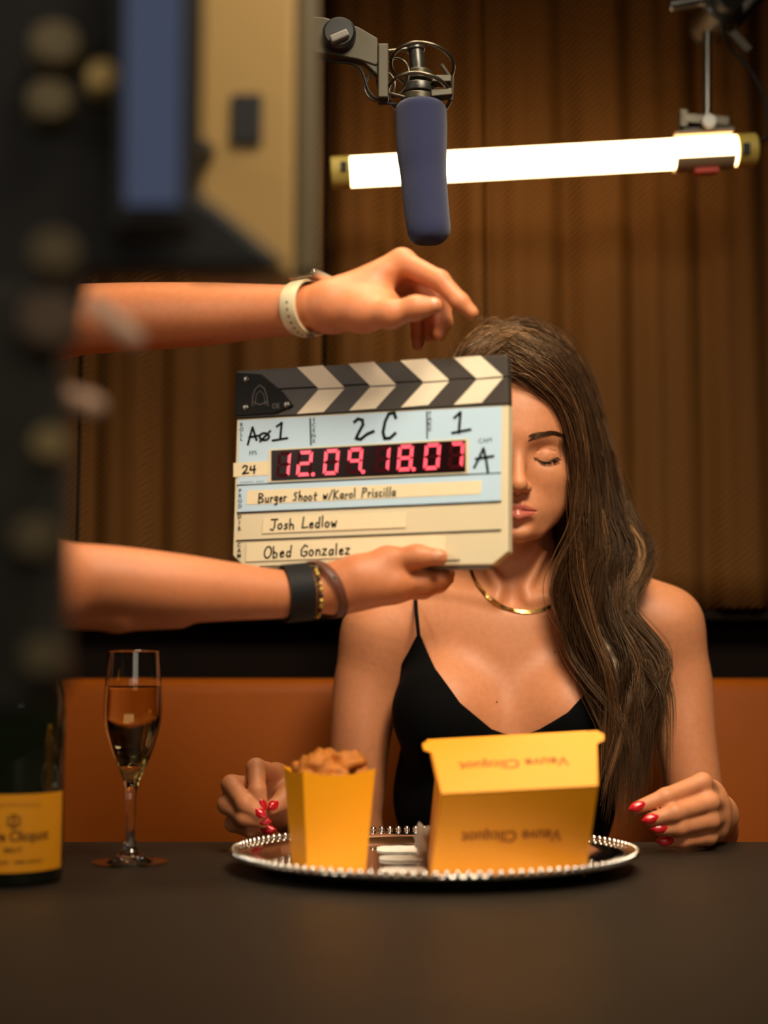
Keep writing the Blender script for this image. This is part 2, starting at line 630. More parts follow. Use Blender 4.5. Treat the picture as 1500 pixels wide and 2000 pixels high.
M_CURTAIN = curtain_material()
def curtain(px0, px1, seed, label):
    d0 = 2.125
    x0 = P(px0, 700, d0)[0]; x1 = P(px1, 700, d0)[0]
    rng = random.Random(seed)
    nx = max(40, int((x1 - x0) / 0.004)); nz = 24
    z0, z1 = wz + 0.014, 1.45
    ph = [rng.uniform(0, 6.28) for _ in range(4)]
    V = []; F = []
    def fold(x, z):
        w = 0.03 * math.sin(z * 2.1 + ph[3]) * 0.15
        s = 0.55 * math.sin((x + w) * 62 + ph[0]) + 0.45 * math.sin((x + w) * 37 + ph[1]) + 0.35 * math.sin((x + w) * 121 + ph[2])
        return d0 + 0.014 * s + 0.010 * abs(math.sin((x + w) * 21 + ph[2]))
    for i in range(nx + 1):
        for j in range(nz + 1):
            x = x0 + (x1 - x0) * i / nx; z = z0 + (z1 - z0) * j / nz
            V.append((x, fold(x, z), z))
    for i in range(nx):
        for j in range(nz):
            a = i * (nz + 1) + j
            F.append((a, a + nz + 1, a + nz + 2, a + 1))
    me = bpy.data.meshes.new('curtain')
    me.from_pydata(V, [], F)
    o = finish(me, 'curtain', M_CURTAIN, None, 'all')
    md = o.modifiers.new('thick', 'SOLIDIFY'); md.thickness = 0.002; md.offset = 1
    tag(o, label, 'curtain', 'brown pleated curtains on the back wall')
curtain(-260, 153, 3, 'brown woven curtain panel at far left, mostly behind the camera rig')
curtain(157, 628, 5, 'brown ribbed curtain panel behind the clapperboard and both outstretched arms')
curtain(634, 946, 8, 'narrow brown curtain panel behind the hanging microphone')
curtain(950, 1760, 11, 'wide brown curtain panel behind the seated woman and tube light')

# ------------------------------------------------------------------ banquette
M_LEATHER = mat('tan_leather', S(136, 66, 5), 0.50, spec=0.15, noise=0.12, nscale=7, bump=0.10, bscale=260)
bz = P(750, 1326, 1.96)[2]
bq = thing('banquette', 'long tan leather banquette bench behind the table', 'bench', (0, 2.0, FLOOR_Z))
prof = [(1.93, -0.60), (1.955, bz - 0.02), (1.962, bz - 0.006), (1.975, bz), (2.04, bz), (2.06, bz - 0.01), (2.07, bz - 0.04), (2.07, -0.60)]
m = MB()
for (xa, xb) in ((-1.6, -0.622), (-0.62, 0.70), (0.702, 1.6)):
    n = len(prof)
    vs = [(xa, y, z) for y, z in prof] + [(xb, y, z) for y, z in prof]
    fs = [tuple(range(n)), tuple(range(2 * n - 1, n - 1, -1))] + [(i, n + i, n + (i + 1) % n, (i + 1) % n) for i in range(n)]
    MB().add(vs, fs).build('back_panel', M_LEATHER, bq, bevel=0.004, seg=3, smooth=True)
MB().box((-1.6, 1.55, -0.60), (1.6, 1.945, -0.49)).build('seat', M_LEATHER, bq, bevel=0.02, seg=4, smooth=True)
MB().box((-1.6, 1.62, FLOOR_Z + 0.001), (1.6, 2.06, -0.603)).build('base', M_BLACK, bq, bevel=0.004)

# ------------------------------------------------------------------ table
tb = thing('table', 'dark grey-black laminate table in the foreground', 'table', (0.2, 1.15, FLOOR_Z))
MB().box((-0.46, 0.70, TABLE_Z - 0.035), (1.1, 1.60, TABLE_Z)).build('tabletop', table_material(), tb, bevel=0.004, seg=3)
for lx in (-0.05, 0.72):
    MB().cyl((lx, 1.15, FLOOR_Z + 0.012), (lx, 1.15, TABLE_Z - 0.036), 0.04).build('pedestal', M_BLACK, tb, smooth=True)
    MB().lathe([(0.20, 0.0), (0.20, 0.008), (0.05, 0.014)], (lx, 1.15, FLOOR_Z + 0.001)).build('foot', M_BLACK, tb, smooth=True)

# ================================================================== clapperboard
def rot3(a, b, c):
    ca, sa = math.cos(a), math.sin(a); cb, sb = math.cos(b), math.sin(b); cc, s_ = math.cos(c), math.sin(c)
    Ry = np.array([[ca, 0, sa], [0, 1, 0], [-sa, 0, ca]]); Rx = np.array([[1, 0, 0], [0, cb, -sb], [0, sb, cb]])
    Rz = np.array([[cc, -s_, 0], [s_, cc, 0], [0, 0, 1]])
    return Rz @ Ry @ Rx
SR = rot3(0.3508, 0.1174, 0.0295)
SCEN = np.array([-0.01643, 0.04646, 1.40])
CAMB = np.stack([np.array([1.0, 0, 0]), UPV, FWD], 1)      # camera basis in world
AX, AY, AZ = CAMB @ SR[:, 0], CAMB @ SR[:, 1], -(CAMB @ SR[:, 2])
SO = CAMB @ SCEN
def SL(px, py):
    """photo pixel -> 2-D position on the face of the slate"""
    v = CAMB @ np.array([(px - 750) / FPX, (1000 - py) / FPX, 1.0])
    p = v * (np.dot(SO, AZ) / np.dot(v, AZ)) - SO
    return (float(p @ AX), float(p @ AY))
def ZS(zx, zy):
    return SL(420 + zx / 2.5, 660 + zy / 2.5)
def slate_world(x, y, z=0.0):
    return SO + AX * x + AY * y + AZ * z

slate = thing('clapperboard', 'digital clapperboard with striped sticks and red timecode, held before the woman', 'clapperboard', (0, 0, 0))
slate.matrix_world = Matrix(((AX[0], AY[0], AZ[0], SO[0]), (AX[1], AY[1], AZ[1], SO[1]), (AX[2], AY[2], AZ[2], SO[2]), (0, 0, 0, 1)))
OFFS[slate.name] = np.zeros(3)
M_SLCREAM = mat('cream_slate_plastic', S(222, 205, 168), 0.35, noise=0.04, nscale=25)
M_SLBLUE = mat('pale_blue_acrylic', S(190, 214, 230), 0.3, spec=0.3, noise=0.03, nscale=12)
M_STICKD = mat('dark_stick', S(62, 54, 46), 0.5, noise=0.12, nscale=60)
M_STICKW = mat('cream_stick', S(238, 220, 190), 0.45, noise=0.04, nscale=60)
M_TAPE = mat('paper_tape', S(236, 216, 176), 0.7, noise=0.05, nscale=90)
M_INK = mat('marker_ink', (0.004, 0.004, 0.005, 1), 0.6, spec=0.1)
M_LINE = mat('printed_line', (0.006, 0.006, 0.008, 1), 0.6, spec=0.1)
M_LEDBG = mat('led_window', (0.010, 0.001, 0.001, 1), 0.25, spec=0.15)
M_LEDON = mat('led_lit', (0.3, 0.01, 0.02, 1), 0.3, emit=(1.0, 0.085, 0.115, 1), estr=1.7)
M_LEDOFF = mat('led_unlit', (0.045, 0.001, 0.003, 1), 0.5, spec=0.08)

def spoly(name, pts, z0, z1, material, parent=slate, bevel=0.0, zs=True):
    q = [ZS(*p) for p in pts] if zs else pts
    return MB().prism(q, z0, z1).build(name, material, parent, bevel=bevel, local=True)

spoly('board', [(105, 396), (85, 1065), (150, 1126), (1355, 1108), (1430, 1045), (1432, 322)], -0.017, 0.0, M_SLCREAM, bevel=0.0015)
spoly('bottom_ledge', [(165, 1120), (215, 1138), (1330, 1126), (1352, 1104)], -0.016, -0.003, M_GREY, bevel=0.001)
spoly('blue_panel', [(118, 404), (112, 850), (1396, 795), (1402, 334)], 0.0002, 0.0008, M_SLBLUE)
us = spoly('upper_stick', [(110, 163), (112, 262), (1432, 189), (1428, 85)], -0.012, 0.002, M_STICKD, bevel=0.0008)
ls = spoly('lower_stick', [(112, 265), (105, 393), (1436, 322), (1432, 192)], -0.012, 0.002, M_STICKD, bevel=0.0008)
for q in ([(405, 146), (530, 136), (635, 243), (510, 249)], [(655, 129), (780, 119), (888, 230), (762, 236)],
          [(908, 113), (1035, 104), (1147, 208), (1020, 216)], [(1168, 99), (1300, 90), (1410, 188), (1280, 200)]):
    spoly('white_stripe', q, 0.002, 0.0026, M_STICKW, us)
for q in ([(510, 255), (637, 250), (535, 364), (405, 373)], [(762, 243), (888, 238), (788, 347), (660, 356)],
          [(1020, 224), (1147, 215), (1045, 329), (912, 341)], [(1280, 208), (1410, 197), (1305, 318), (1170, 329)]):
    spoly('white_stripe', q, 0.002, 0.0026, M_STICKW, ls)
hp = spoly('hinge_plate', [(112, 172), (232, 180), (330, 262), (388, 335), (300, 372), (107, 385)], 0.002, 0.0045, mat('hinge_black', (0.008, 0.007, 0.006, 1), 0.6, spec=0.2), bevel=0.0008)
for zx, zy in ((161, 207), (157, 345), (358, 331)):
    x, y = ZS(zx, zy)
    sc = MB().lathe([(0.0034, 0.0045), (0.0034, 0.0054), (0.0022, 0.0062)], (x, y, 0), n=16).build('screw', M_STEEL, hp, smooth=True, local=True)
    MB().box((x - 0.0018, y - 0.0003, 0.0061), (x + 0.0018, y + 0.0003, 0.0064)).build('screw_slot', M_BLACK, sc, local=True)
# faint arch emblem and CE mark on the hinge plate
M_ETCH = mat('etched_grey', S(92, 84, 76), 0.5)
def stroke(mb, pts, w, z, h=0.0004):
    """flat ribbon of width w along 2-D points, raised by h above z"""
    p = np.array(pts, float)
    for i in range(len(p) - 1):
        a, b = p[i], p[i + 1]
        t = b - a; L = np.linalg.norm(t)
        if L < 1e-7: continue
        t /= L; nn = np.array([-t[1], t[0]]) * w / 2; e = t * w * 0.35
        mb.prism([tuple(a - e + nn), tuple(a - e - nn), tuple(b + e - nn), tuple(b + e + nn)], z, z + h + 0.00002 * (i % 3))
mb = MB()
arch = [(192, 335), (194, 290), (205, 255), (228, 235), (250, 250), (262, 285), (268, 335)]
stroke(mb, [ZS(*p) for p in arch], 0.0009, 0.0045)
stroke(mb, [ZS(205, 330), ZS(212, 280), ZS(230, 262), ZS(248, 280), ZS(255, 330)], 0.0006, 0.0045)
stroke(mb, [ZS(198, 318), ZS(228, 330), ZS(265, 316)], 0.0008, 0.0045)
mb.build('emblem', M_ETCH, hp, local=True)
mb = MB()
stroke(mb, [ZS(303, 328), ZS(294, 326), ZS(290, 337), ZS(295, 347), ZS(304, 345)], 0.0008, 0.0045)
stroke(mb, [ZS(323, 325), ZS(313, 325), ZS(309, 335), ZS(314, 345), ZS(324, 343)], 0.0008, 0.0045)
stroke(mb, [ZS(310, 335), ZS(321, 334)], 0.0008, 0.0045)
mb.build('ce_mark', M_ETCH, hp, local=True)

def sline(a, b, w=0.0010, mtl=M_LINE, z=0.0008):
    mb = MB(); stroke(mb, [ZS(*a), ZS(*b)], w, z, 0.0002)
    return mb.build('printed_line', mtl, slate, local=True)
for a, b, w in (((466, 394), (470, 524), 0.0015), ((1036, 362), (1037, 492), 0.0014),
                ((110, 720), (1396, 660), 0.0011), ((110, 855), (1396, 798), 0.0013),
                ((107, 990), (1396, 938), 0.0013), ((220, 1116), (640, 1102), 0.0009), ((640, 1102), (1195, 1084), 0.0009)):
    sline(a, b, w)
for q in ([(158, 746), (1305, 697), (1298, 762), (155, 815)], [(92, 612), (268, 601), (262, 670), (92, 680)],
          [(238, 880), (938, 850), (935, 925), (232, 955)], [(155, 1003), (1130, 962), (1125, 1052), (152, 1093)]):
    spoly('paper_tape', q, 0.0008, 0.0011, M_TAPE)

# LED window
win = spoly('timecode_window', [(264, 546), (1240, 492), (1240, 662), (262, 706)], 0.0008, 0.0014, M_SLCREAM)
spoly('timecode_glass', [(278, 551), (1226, 500), (1226, 655), (278, 699)], 0.0014, 0.0018, M_LEDBG, win)
SEG = {'0': 'abcdef', '1': 'bc', '2': 'abged', '7': 'abc', '8': 'abcdefg', '9': 'abcfg', ' ': ''}
cells = [(300, 375), (397, 482), (527, 612), (643, 727), (780, 860), (887, 973), (1017, 1106), (1137, 1221)]
for (xl, xr), ch in zip(cells, ('1', '2.', '0', '9.', '1', '8.', '0', '7')):
    yt = 560 - (xl - 300) * 0.0585; yb = 683 - (xl - 300) * 0.0500
    w = xr - xl - 12
    def D2(u, v):       # u across, v down, slanted digit
        return ZS(xl + u * w + (1 - v) * 11 + 2, yt + v * (yb - yt) - u * w * 0.055)
    t = 0.21; g = 0.02; tv = 0.135
    S7 = {'a': [(t * .5 + g, 0), (1 - t * .5 - g, 0), (1 - t - g, tv), (t + g, tv)],
          'd': [(t + g, 1 - tv), (1 - t - g, 1 - tv), (1 - t * .5 - g, 1), (t * .5 + g, 1)],
          'g': [(t + g - .05, .5 - tv * .45), (1 - t - g + .05, .5 - tv * .45), (1 - t - g + .05, .5 + tv * .45), (t + g - .05, .5 + tv * .45)],
          'f': [(0, tv * .4), (t, tv + .02), (t, .5 - tv * .6), (0, .49 - .01)],
          'e': [(0, .52), (t, .5 + tv * .6), (t, 1 - tv - .02), (0, 1 - tv * .4)],
          'b': [(1 - t, tv + .02), (1, tv * .4), (1, .48), (1 - t, .5 - tv * .6)],
          'c': [(1 - t, .5 + tv * .6), (1, .52), (1, 1 - tv * .4), (1 - t, 1 - tv - .02)]}
    dg = MB(); off = MB()
    for k, q in S7.items():
        (dg if k in SEG[ch[0]] else off).prism([D2(*p) for p in q], 0.0018, 0.0021)
    if len(ch) > 1:
        dg.prism([D2(1.13 + 0.13 * math.cos(a * 0.785), 0.95 + 0.08 * math.sin(a * 0.785)) for a in range(8)], 0.0018, 0.0021)
    o = dg.build('timecode_digit', M_LEDON, win, local=True)
    if off.v:
        off.build('unlit_segments', M_LEDOFF, o, local=True)

# small printed captions
def caption(body, zx, zy, size, rot=0, mtl=M_LINE, z=0.0008):
    x, y = ZS(zx, zy)
    vs, fs = text_mesh(body, size, 0.0)
    c, s_ = math.cos(rot), math.sin(rot)
    MB().add([(x + a * c - b * s_, y + a * s_ + b * c, z + 0.0002) for a, b, _ in vs], fs).build('caption', mtl, slate, local=True)
tl = math.radians(3.0)
def stacked(body, zx, y0, y1, size):
    mb = MB()
    for i, ch in enumerate(body):
        x, y = ZS(zx, y0 + (y1 - y0) * i / max(1, len(body) - 1))
        vs, fs = text_mesh(ch, size, 0.00012)
        mb.add([(x + a, y + b, 0.0010) for a, b, _ in vs], fs)
    mb.build('caption', M_LINE, slate, local=True)
stacked('ROLL', 131, 426, 495, 0.0056)
stacked('SCENE', 484, 402, 505, 0.0056)
stacked('TAKE', 1050, 372, 448, 0.0056)
caption('FPS', 187, 564, 0.0064, tl)
caption('CAM', 1320, 503, 0.0064, tl)
stacked('PROD', 124, 748, 824, 0.0056)
stacked('DIR', 121, 874, 932, 0.0056)
stacked('CAM', 119, 1012, 1064, 0.0056)
mb = MB()          # worn-away print above the ruled line
for q in range(9):
    if q == 5: continue
    stroke(mb, [ZS(126 + q * 13, 708 - q * 0.7), ZS(133 + q * 13, 706 - q * 0.7)], 0.0014, 0.0008, 0.0001)
mb.build('worn_print', mat('faded_print', S(150, 170, 182), 0.6), slate, local=True)

# hand writing, drawn stroke by stroke
def arc(cx, cy, rx, ry, a0, a1, n=14):
    return [(cx + rx * math.cos(math.radians(a0 + (a1 - a0) * i / n)), cy + ry * math.sin(math.radians(a0 + (a1 - a0) * i / n))) for i in range(n + 1)]
def ink(name, strokes, w, zbase=0.0009):
    mb = MB()
    for st in strokes:
        stroke(mb, [ZS(*p) for p in st], w, zbase, 0.0003)
    mb.build(name, M_INK, slate, local=True)
ink('handwritten_roll', [[(162, 522), (185, 438), (205, 500)], [(168, 487), (212, 478)],
     arc(243, 483, 23, 17, 0, 360), [(222, 507), (272, 455)],
     [(303, 434), (328, 415), (320, 495)], [(283, 502), (355, 490)]], 0.0023)
ink('handwritten_scene', [[(682, 412), (700, 396), (722, 402), (724, 425), (705, 460), (690, 492), (712, 496), (745, 470), (776, 457)],
     [(884, 392), (876, 366), (850, 372), (832, 410), (822, 460), (830, 492), (856, 490), (882, 466)]], 0.0030)
ink('handwritten_take', [[(1170, 392), (1200, 364), (1192, 465)], [(1160, 465), (1248, 448)]], 0.0026)
ink('handwritten_camera', [[(1267, 634), (1290, 590), (1312, 540), (1326, 600), (1334, 658)], [(1275, 592), (1360, 578)]], 0.0024)
ink('handwritten_rate', [[(138, 634), (148, 624), (160, 628), (156, 645), (138, 664), (166, 660)],
     [(178, 628), (174, 645), (200, 643)], [(195, 624), (193, 662)]], 0.0016, 0.0012)

GL = {   # single-stroke letters: x 0..1 wide box, y 0 baseline .. 1 cap height
 'B': (.62, [[(0, 0), (.05, 1), (.4, .95), (.5, .75), (.1, .52), (.5, .4), (.55, .15), (0, 0)]]),
 'S': (.5, [[(.45, .8), (.25, .85), (.1, .7), (.35, .4), (.3, .1), (0, .05)]]),
 'K': (.6, [[(.05, 0), (.1, 1)], [(.55, .9), (.1, .45), (.55, 0)]]),
 'P': (.55, [[(0, 0), (.08, 1), (.45, .95), (.5, .7), (.08, .5)]]),
 'J': (.55, [[(0, 1), (.6, 1)], [(.35, 1), (.38, .3), (.25, 0), (0, .1)]]),
 'L': (.5, [[(.08, 1), (0, 0), (.5, .05)]]),
 'O': (.65, [arc(.3, .5, .3, .5, 90, 450, 12)]),
 'G': (.62, [[(.55, .85), (.3, 1), (.05, .6), (.1, .15), (.35, 0), (.55, .15), (.55, .42), (.3, .42)]]),
 'Z': (.5, [[(0, .8), (.5, .85), (0, 0), (.5, 0)]]),
 'a': (.45, [[(.35, .5), (.12, .5), (.02, .22), (.15, 0), (.32, .2), (.36, .5), (.38, 0)]]),
 'b': (.42, [[(.03, 1), (.03, 0), (.3, .05), (.35, .35), (.15, .5), (.03, .35)]]),
 'c': (.36, [[(.3, .45), (.1, .5), (.02, .2), (.12, 0), (.32, .08)]]),
 'd': (.45, [[(.35, .45), (.1, .48), (.02, .2), (.15, 0), (.34, .15)], [(.36, 1), (.36, 0)]]),
 'e': (.38, [[(.03, .25), (.32, .3), (.25, .5), (.05, .4), (.05, .1), (.18, 0), (.34, .08)]]),
 'g': (.42, [[(.34, .48), (.1, .5), (.03, .25), (.15, .08), (.33, .3)], [(.35, .5), (.33, -.25), (.1, -.3)]]),
 'h': (.42, [[(.03, 1), (.03, 0)], [(.03, .3), (.2, .5), (.34, .35), (.35, 0)]]),
 'i': (.16, [[(.06, .5), (.06, 0)], [(.06, .72), (.07, .78)]]),
 'l': (.16, [[(.07, 1), (.05, 0)]]),
 'n': (.42, [[(.03, .5), (.03, 0)], [(.03, .3), (.2, .5), (.34, .35), (.35, 0)]]),
 'o': (.42, [arc(.18, .25, .17, .25, 90, 450, 10)]),
 'r': (.34, [[(.05, .5), (.05, 0)], [(.05, .3), (.18, .48), (.32, .45)]]),
 's': (.34, [[(.3, .45), (.12, .5), (.06, .35), (.26, .18), (.2, .02), (0, .05)]]),
 't': (.36, [[(.16, .85), (.14, .1), (.28, 0)], [(0, .52), (.34, .55)]]),
 'u': (.42, [[(.03, .5), (.05, .08), (.2, 0), (.33, .15)], [(.35, .5), (.36, 0)]]),
 'w': (.5, [[(0, .5), (.1, 0), (.22, .35), (.34, 0), (.46, .55)]]),
 'z': (.36, [[(0, .5), (.32, .5), (0, 0), (.34, 0)]]),
 '/': (.4, [[(0, 0), (.4, 1)]]), ' ': (.45, [])}
def write(name, body, a, b, h, w):
    """hand-write body along the baseline from zoom point a to b, cap height h"""
    rng = random.Random(body)
    tot = sum(GL[c][0] + 0.16 for c in body)
    ax, ay = a; bx, by = b
    sx = (bx - ax) / tot
    pos = 0; st = []
    for c in body:
        wd, strokes = GL[c]
        jy = rng.uniform(-.05, .05); sl = rng.uniform(0.02, 0.14)
        for s_ in strokes:
            st.append([(ax + (pos + x + sl * y) * sx, ay + (by - ay) * (pos + x) / tot - (y + jy) * h) for x, y in s_])
        pos += wd + 0.16
    ink(name, st, w, 0.0012)
write('handwritten_production', 'Burger Shoot w/Karol Priscilla', (215, 806), (890, 772), 46, 0.00125)
write('handwritten_director', 'Josh Ledlow', (272, 938), (605, 920), 52, 0.00140)
write('handwritten_operator', 'Obed Gonzalez', (240, 1078), (668, 1054), 56, 0.00140)

# ================================================================== microphone on its mount
M_FOAM = mat('blue_foam', S(40, 45, 78), 0.95, noise=0.12, nscale=300, bump=0.35, bscale=2200, sheen=0.2)
DM = 1.56
mic = thing('boom_microphone', 'microphone in a blue foam windscreen hanging above the hands', 'microphone', P(822, 210, DM))
cl = [(822, 205, 45), (822, 212, 51), (822, 225, 52.5), (823, 260, 52), (824, 300, 50), (827, 340, 46.5), (830, 380, 46), (834, 420, 45), (838, 450, 43.5), (840, 465, 38), (841, 473, 26), (841, 477, 8)]
k = DM / FPX
rng = random.Random(2)
pts = spline([(a, b, c) for a, b, c in cl], 40)
MB().tube([P(a, b, DM) for a, b, c in pts], [c * k for a, b, c in pts], 40).build('foam_windscreen', M_FOAM, mic, smooth='all')
MB().cyl(P(822, 204, DM), P(812, 88, DM), 15 * k, 15 * k).build('microphone_body', M_DARKMETAL, mic, smooth=True, bevel=0.001)
MB().cyl(P(812, 100, DM), P(811, 86, DM), 19 * k, 19 * k).build('connector_collar', M_DARKMETAL, mic, smooth=True, bevel=0.001)
mount = thing('shock_mount', 'metal shock mount with wire loops gripping the blue microphone', 'microphone mount', P(745, 90, DM))
M_OLIVE = mat('olive_metal', S(66, 60, 44), 0.42, 0.35, noise=0.1)
M_SILVER = mat('satin_silver', S(104, 98, 86), 0.32, 0.9)
def plate(name, poly, d, th, mtl, parent, bevel=0.0015):
    n = len(poly)
    pf = [P(x, y, d) for x, y in poly]; pb = [P(x, y, d) + np.array([0, th, 0]) for x, y in poly]
    fs = [tuple(range(n)), tuple(range(2 * n - 1, n - 1, -1))] + [(i, n + i, n + (i + 1) % n, (i + 1) % n) for i in range(n)]
    o = MB().add(pf + pb, fs)
    me_ = o.build(name, mtl, parent, bevel=bevel)
    bm = bmesh.new(); bm.from_mesh(me_.data); bmesh.ops.recalc_face_normals(bm, faces=bm.faces[:]); bm.to_mesh(me_.data); bm.free()
    return me_
plate('boom_arm', [(560, 28), (632, 33), (700, 52), (738, 74), (741, 120), (735, 128), (700, 116), (660, 108), (624, 104), (560, 92)], DM - 0.008, 0.016, M_OLIVE, mount)
MB().tube([P(590, 60, DM), P(520, 40, DM), P(-500, -190, DM)], 0.012, 18).build('boom_pole', M_DARKMETAL, mount, smooth=True)
kn = MB().lathe([(0.019, 0), (0.019, 0.010), (0.016, 0.013)], P(663, 72, DM - 0.009), (0, -1, 0.05), n=28).build('tightening_knob', M_BLACKPLASTIC, mount, smooth=True)
MB().obox(P(663, 72, DM - 0.026), (0.011, 0.005, 0.0045), (0.9, 0, 0.4), (0, 1, 0), (-0.4, 0, 0.9)).build('knob_wing', M_GREY, kn, bevel=0.002)
plate('bracket', [(738, 84), (759, 84), (759, 190), (738, 190)], DM - 0.012, 0.024, M_OLIVE, mount)
plate('bracket_rib', [(700, 112), (740, 120), (740, 150), (728, 138)], DM - 0.006, 0.012, M_OLIVE, mount)
def loop(name, c, r, nrm, w, arcdeg=(0, 360), sq=1.0, mtl=M_SILVER):
    u, v, a = frame_from(nrm)
    n = 40
    full = arcdeg == (0, 360)
    pts = [np.array(c) + u * r * math.cos(math.radians(arcdeg[0] + (arcdeg[1] - arcdeg[0]) * i / n)) + v * r * sq * math.sin(math.radians(arcdeg[0] + (arcdeg[1] - arcdeg[0]) * i / n)) for i in range(n if full else n + 1)]
    MB().tube(pts, w, 8, closed=full).build(name, mtl, mount, smooth='all')
loop('wire_loop', P(825, 128, DM), 0.036, (0.12, 0.35, 1), 0.0020)
loop('wire_loop', P(818, 186, DM), 0.036, (0.12, 0.35, 1), 0.0022)
loop('wire_loop', P(742, 168, DM), 0.0175, (0.2, 1, 0.1), 0.0016)
loop('wire_loop', P(768, 152, DM), 0.022, (0.7, 1, 0.1), 0.0014)
for (a, b, r) in (((759, 100), (795, 96), 4), ((862, 126), (884, 158), 4), ((884, 150), (882, 196), 4), ((790, 190), (760, 182), 3.5)):
    MB().tube([P(a[0], a[1], DM - 0.01), P(b[0], b[1], DM - 0.01)], r * k, 8).build('wire_strut', M_SILVER, mount, smooth=True)
for (y, hw, hh) in ((150, 27, 10), (176, 32, 9), (196, 36, 7)):
    MB().lathe([(hw * k, -hh * k), (hw * k, hh * k)], P(818, y, DM), (0.04, 0, 1), n=28).build('clamp_ring', M_OLIVE if y != 176 else M_DARKMETAL, mount, smooth=True, bevel=0.001)
MB().obox(P(862, 158, DM - 0.01), (0.011, 0.008, 0.004), (1, 0, 0), (0, 1, 0), (0, 0, 1)).build('clip_tab', M_OLIVE, mount, bevel=0.001)
MB().obox(P(862, 185, DM - 0.01), (0.012, 0.008, 0.004), (1, 0, 0.1), (0, 1, 0), (-0.1, 0, 1)).build('clip_tab', M_OLIVE, mount, bevel=0.001)
MB().tube(spline([P(560, 100, DM + .01), P(640, 118, DM + .01), P(700, 130, DM), P(722, 180, DM), P(752, 200, DM), P(790, 205, DM)], 30), 0.0016, 8).build('cable', M_BLACK, mount, smooth='all')

# ================================================================== tube light
DT = 1.95
kt = DT / FPX
M_TUBE = mat('lit_tube', (1, 0.9, 0.7, 1), 0.5, emit=(1.0, 0.70, 0.36, 1), estr=8.0)
M_CAP = mat('cream_cap', S(214, 190, 96), 0.4)
tube = thing('tube_light', 'glowing white LED tube lamp hanging above the woman', 'lamp', P(1060, 315, DT))
def TP(px):
    return P(px, 338 + (px - 647) * (292 - 338) / (1480 - 647), DT)
axis = TP(1480) - TP(647); axis /= np.linalg.norm(axis)
MB().cyl(TP(684), TP(1436), 30.5 * kt).build('glowing_tube', M_TUBE, tube, smooth=True)
tdir = tuple(axis)
cp = MB().lathe([(28 * kt, 0), (32.5 * kt, 2 * kt), (32.5 * kt, 40 * kt)], TP(646), tdir, n=32).build('end_cap', M_CAP, tube, smooth=True, bevel=0.001)
MB().obox(TP(672) + np.array([0, -33 * kt, 0]), (6 * kt, 2 * kt, 10 * kt), axis, (0, 1, 0), (0, 0, 1)).build('cap_label', M_BLACK, cp)
cp = MB().lathe([(33 * kt, 0), (33 * kt, 38 * kt), (28 * kt, 42 * kt)], TP(1437), tdir, n=32).build('end_cap', M_CAP, tube, smooth=True, bevel=0.001)
MB().obox(TP(1450) + np.array([0, -33 * kt, -8 * kt]), (7 * kt, 2 * kt, 11 * kt), axis, (0, 1, 0), (0, 0, 1)).build('cap_label', M_BLACK, cp)
M_CLIP = mat('clip_plastic', S(176, 150, 118), 0.5)
upn = np.cross(np.array([0, 1.0, 0]), axis) * -1
MB().obox(TP(1372) + np.array([0, 0, 35 * kt]), (58 * kt, 24 * kt, 4 * kt), axis, (0, 1, 0), (0, 0, 1)).build('clip_top', M_CLIP, tube, bevel=0.001)
u0 = np.array([0, 1.0, 0]); w0 = np.cross(axis, u0)
cm = MB()
ring = []
for i in range(13):
    a = math.radians(212 + 116 * i / 12)
    ring.append((math.cos(a), math.sin(a)))
# curved cradle under the tube
vs = []; 
for e in (1316, 1430):
    for rr in (31.2 * kt, 37 * kt):
        for (c_, s_) in ring:
            vs.append(TP(e) + u0 * rr * c_ + w0 * rr * s_)
n = len(ring)
fs = []
for i in range(n - 1):
    fs += [(i, i + 1, 2 * n + i + 1, 2 * n + i), (n + i, 3 * n + i, 3 * n + i + 1, n + i + 1), (i, n + i, n + i + 1, i + 1), (2 * n + i, 2 * n + i + 1, 3 * n + i + 1, 3 * n + i)]
fs += [(0, 2 * n, 3 * n, n), (n - 1, 2 * n - 1, 4 * n - 1, 3 * n - 1)]
cm.add(vs, fs)
cm.build('cradle', M_CLIP, tube)
MB().obox(TP(1376) + np.array([0, -10 * kt, -43 * kt]), (24 * kt, 10 * kt, 6 * kt), axis, (0, 1, 0), (0, 0, 1)).build('red_tab', mat('red_tab', S(200, 60, 40), 0.5), tube, bevel=0.001)

grip = thing('grip_arm', 'steel grip head and rod holding the tube lamp from above', 'grip arm', P(1381, 80, DT))
MB().cyl(P(1381, 248, DT), P(1381, 20, DT), 8.5 * kt).build('rod', M_STEEL, grip, smooth=True)
MB().obox(P(1375, 240, DT), (48 * kt, 20 * kt, 11 * kt), (1, 0, -0.08), (0, 1, 0), (0.08, 0, 1)).build('clamp_plate', M_SILVER, grip, bevel=0.002)
MB().obox(P(1334, 234, DT - 0.005), (9 * kt, 12 * kt, 19 * kt), (1, 0, 0), (0, 1, 0), (0, 0, 1)).build('clamp_jaw', M_SILVER, grip, bevel=0.002)
MB().lathe([(15 * kt, -8 * kt), (15 * kt, 8 * kt)], P(1384, 238, DT - 0.02), (0, 1, 0), n=20).build('clamp_bolt', M_STEEL, grip, smooth=True, bevel=0.001)
MB().obox(P(1381, 256, DT), (52 * kt, 16 * kt, 3 * kt), (1, 0, 0.05), (0, 1, 0), (-0.05, 0, 1)).build('mount_strip', M_DARKMETAL, grip, bevel=0.001)
MB().lathe([(0.026, -0.03), (0.030, -0.026), (0.030, 0.026), (0.026, 0.03)], P(1398, 30, DT), (0.25, -1, 0.15), n=32).build('knuckle_disc', M_STEEL, grip, smooth=True)
MB().lathe([(0.021, -0.045), (0.021, 0.045)], P(1398, 30, DT), (0.25, -1, 0.15), n=32).build('knuckle_core', M_DARKMETAL, grip, smooth=True, bevel=0.002)
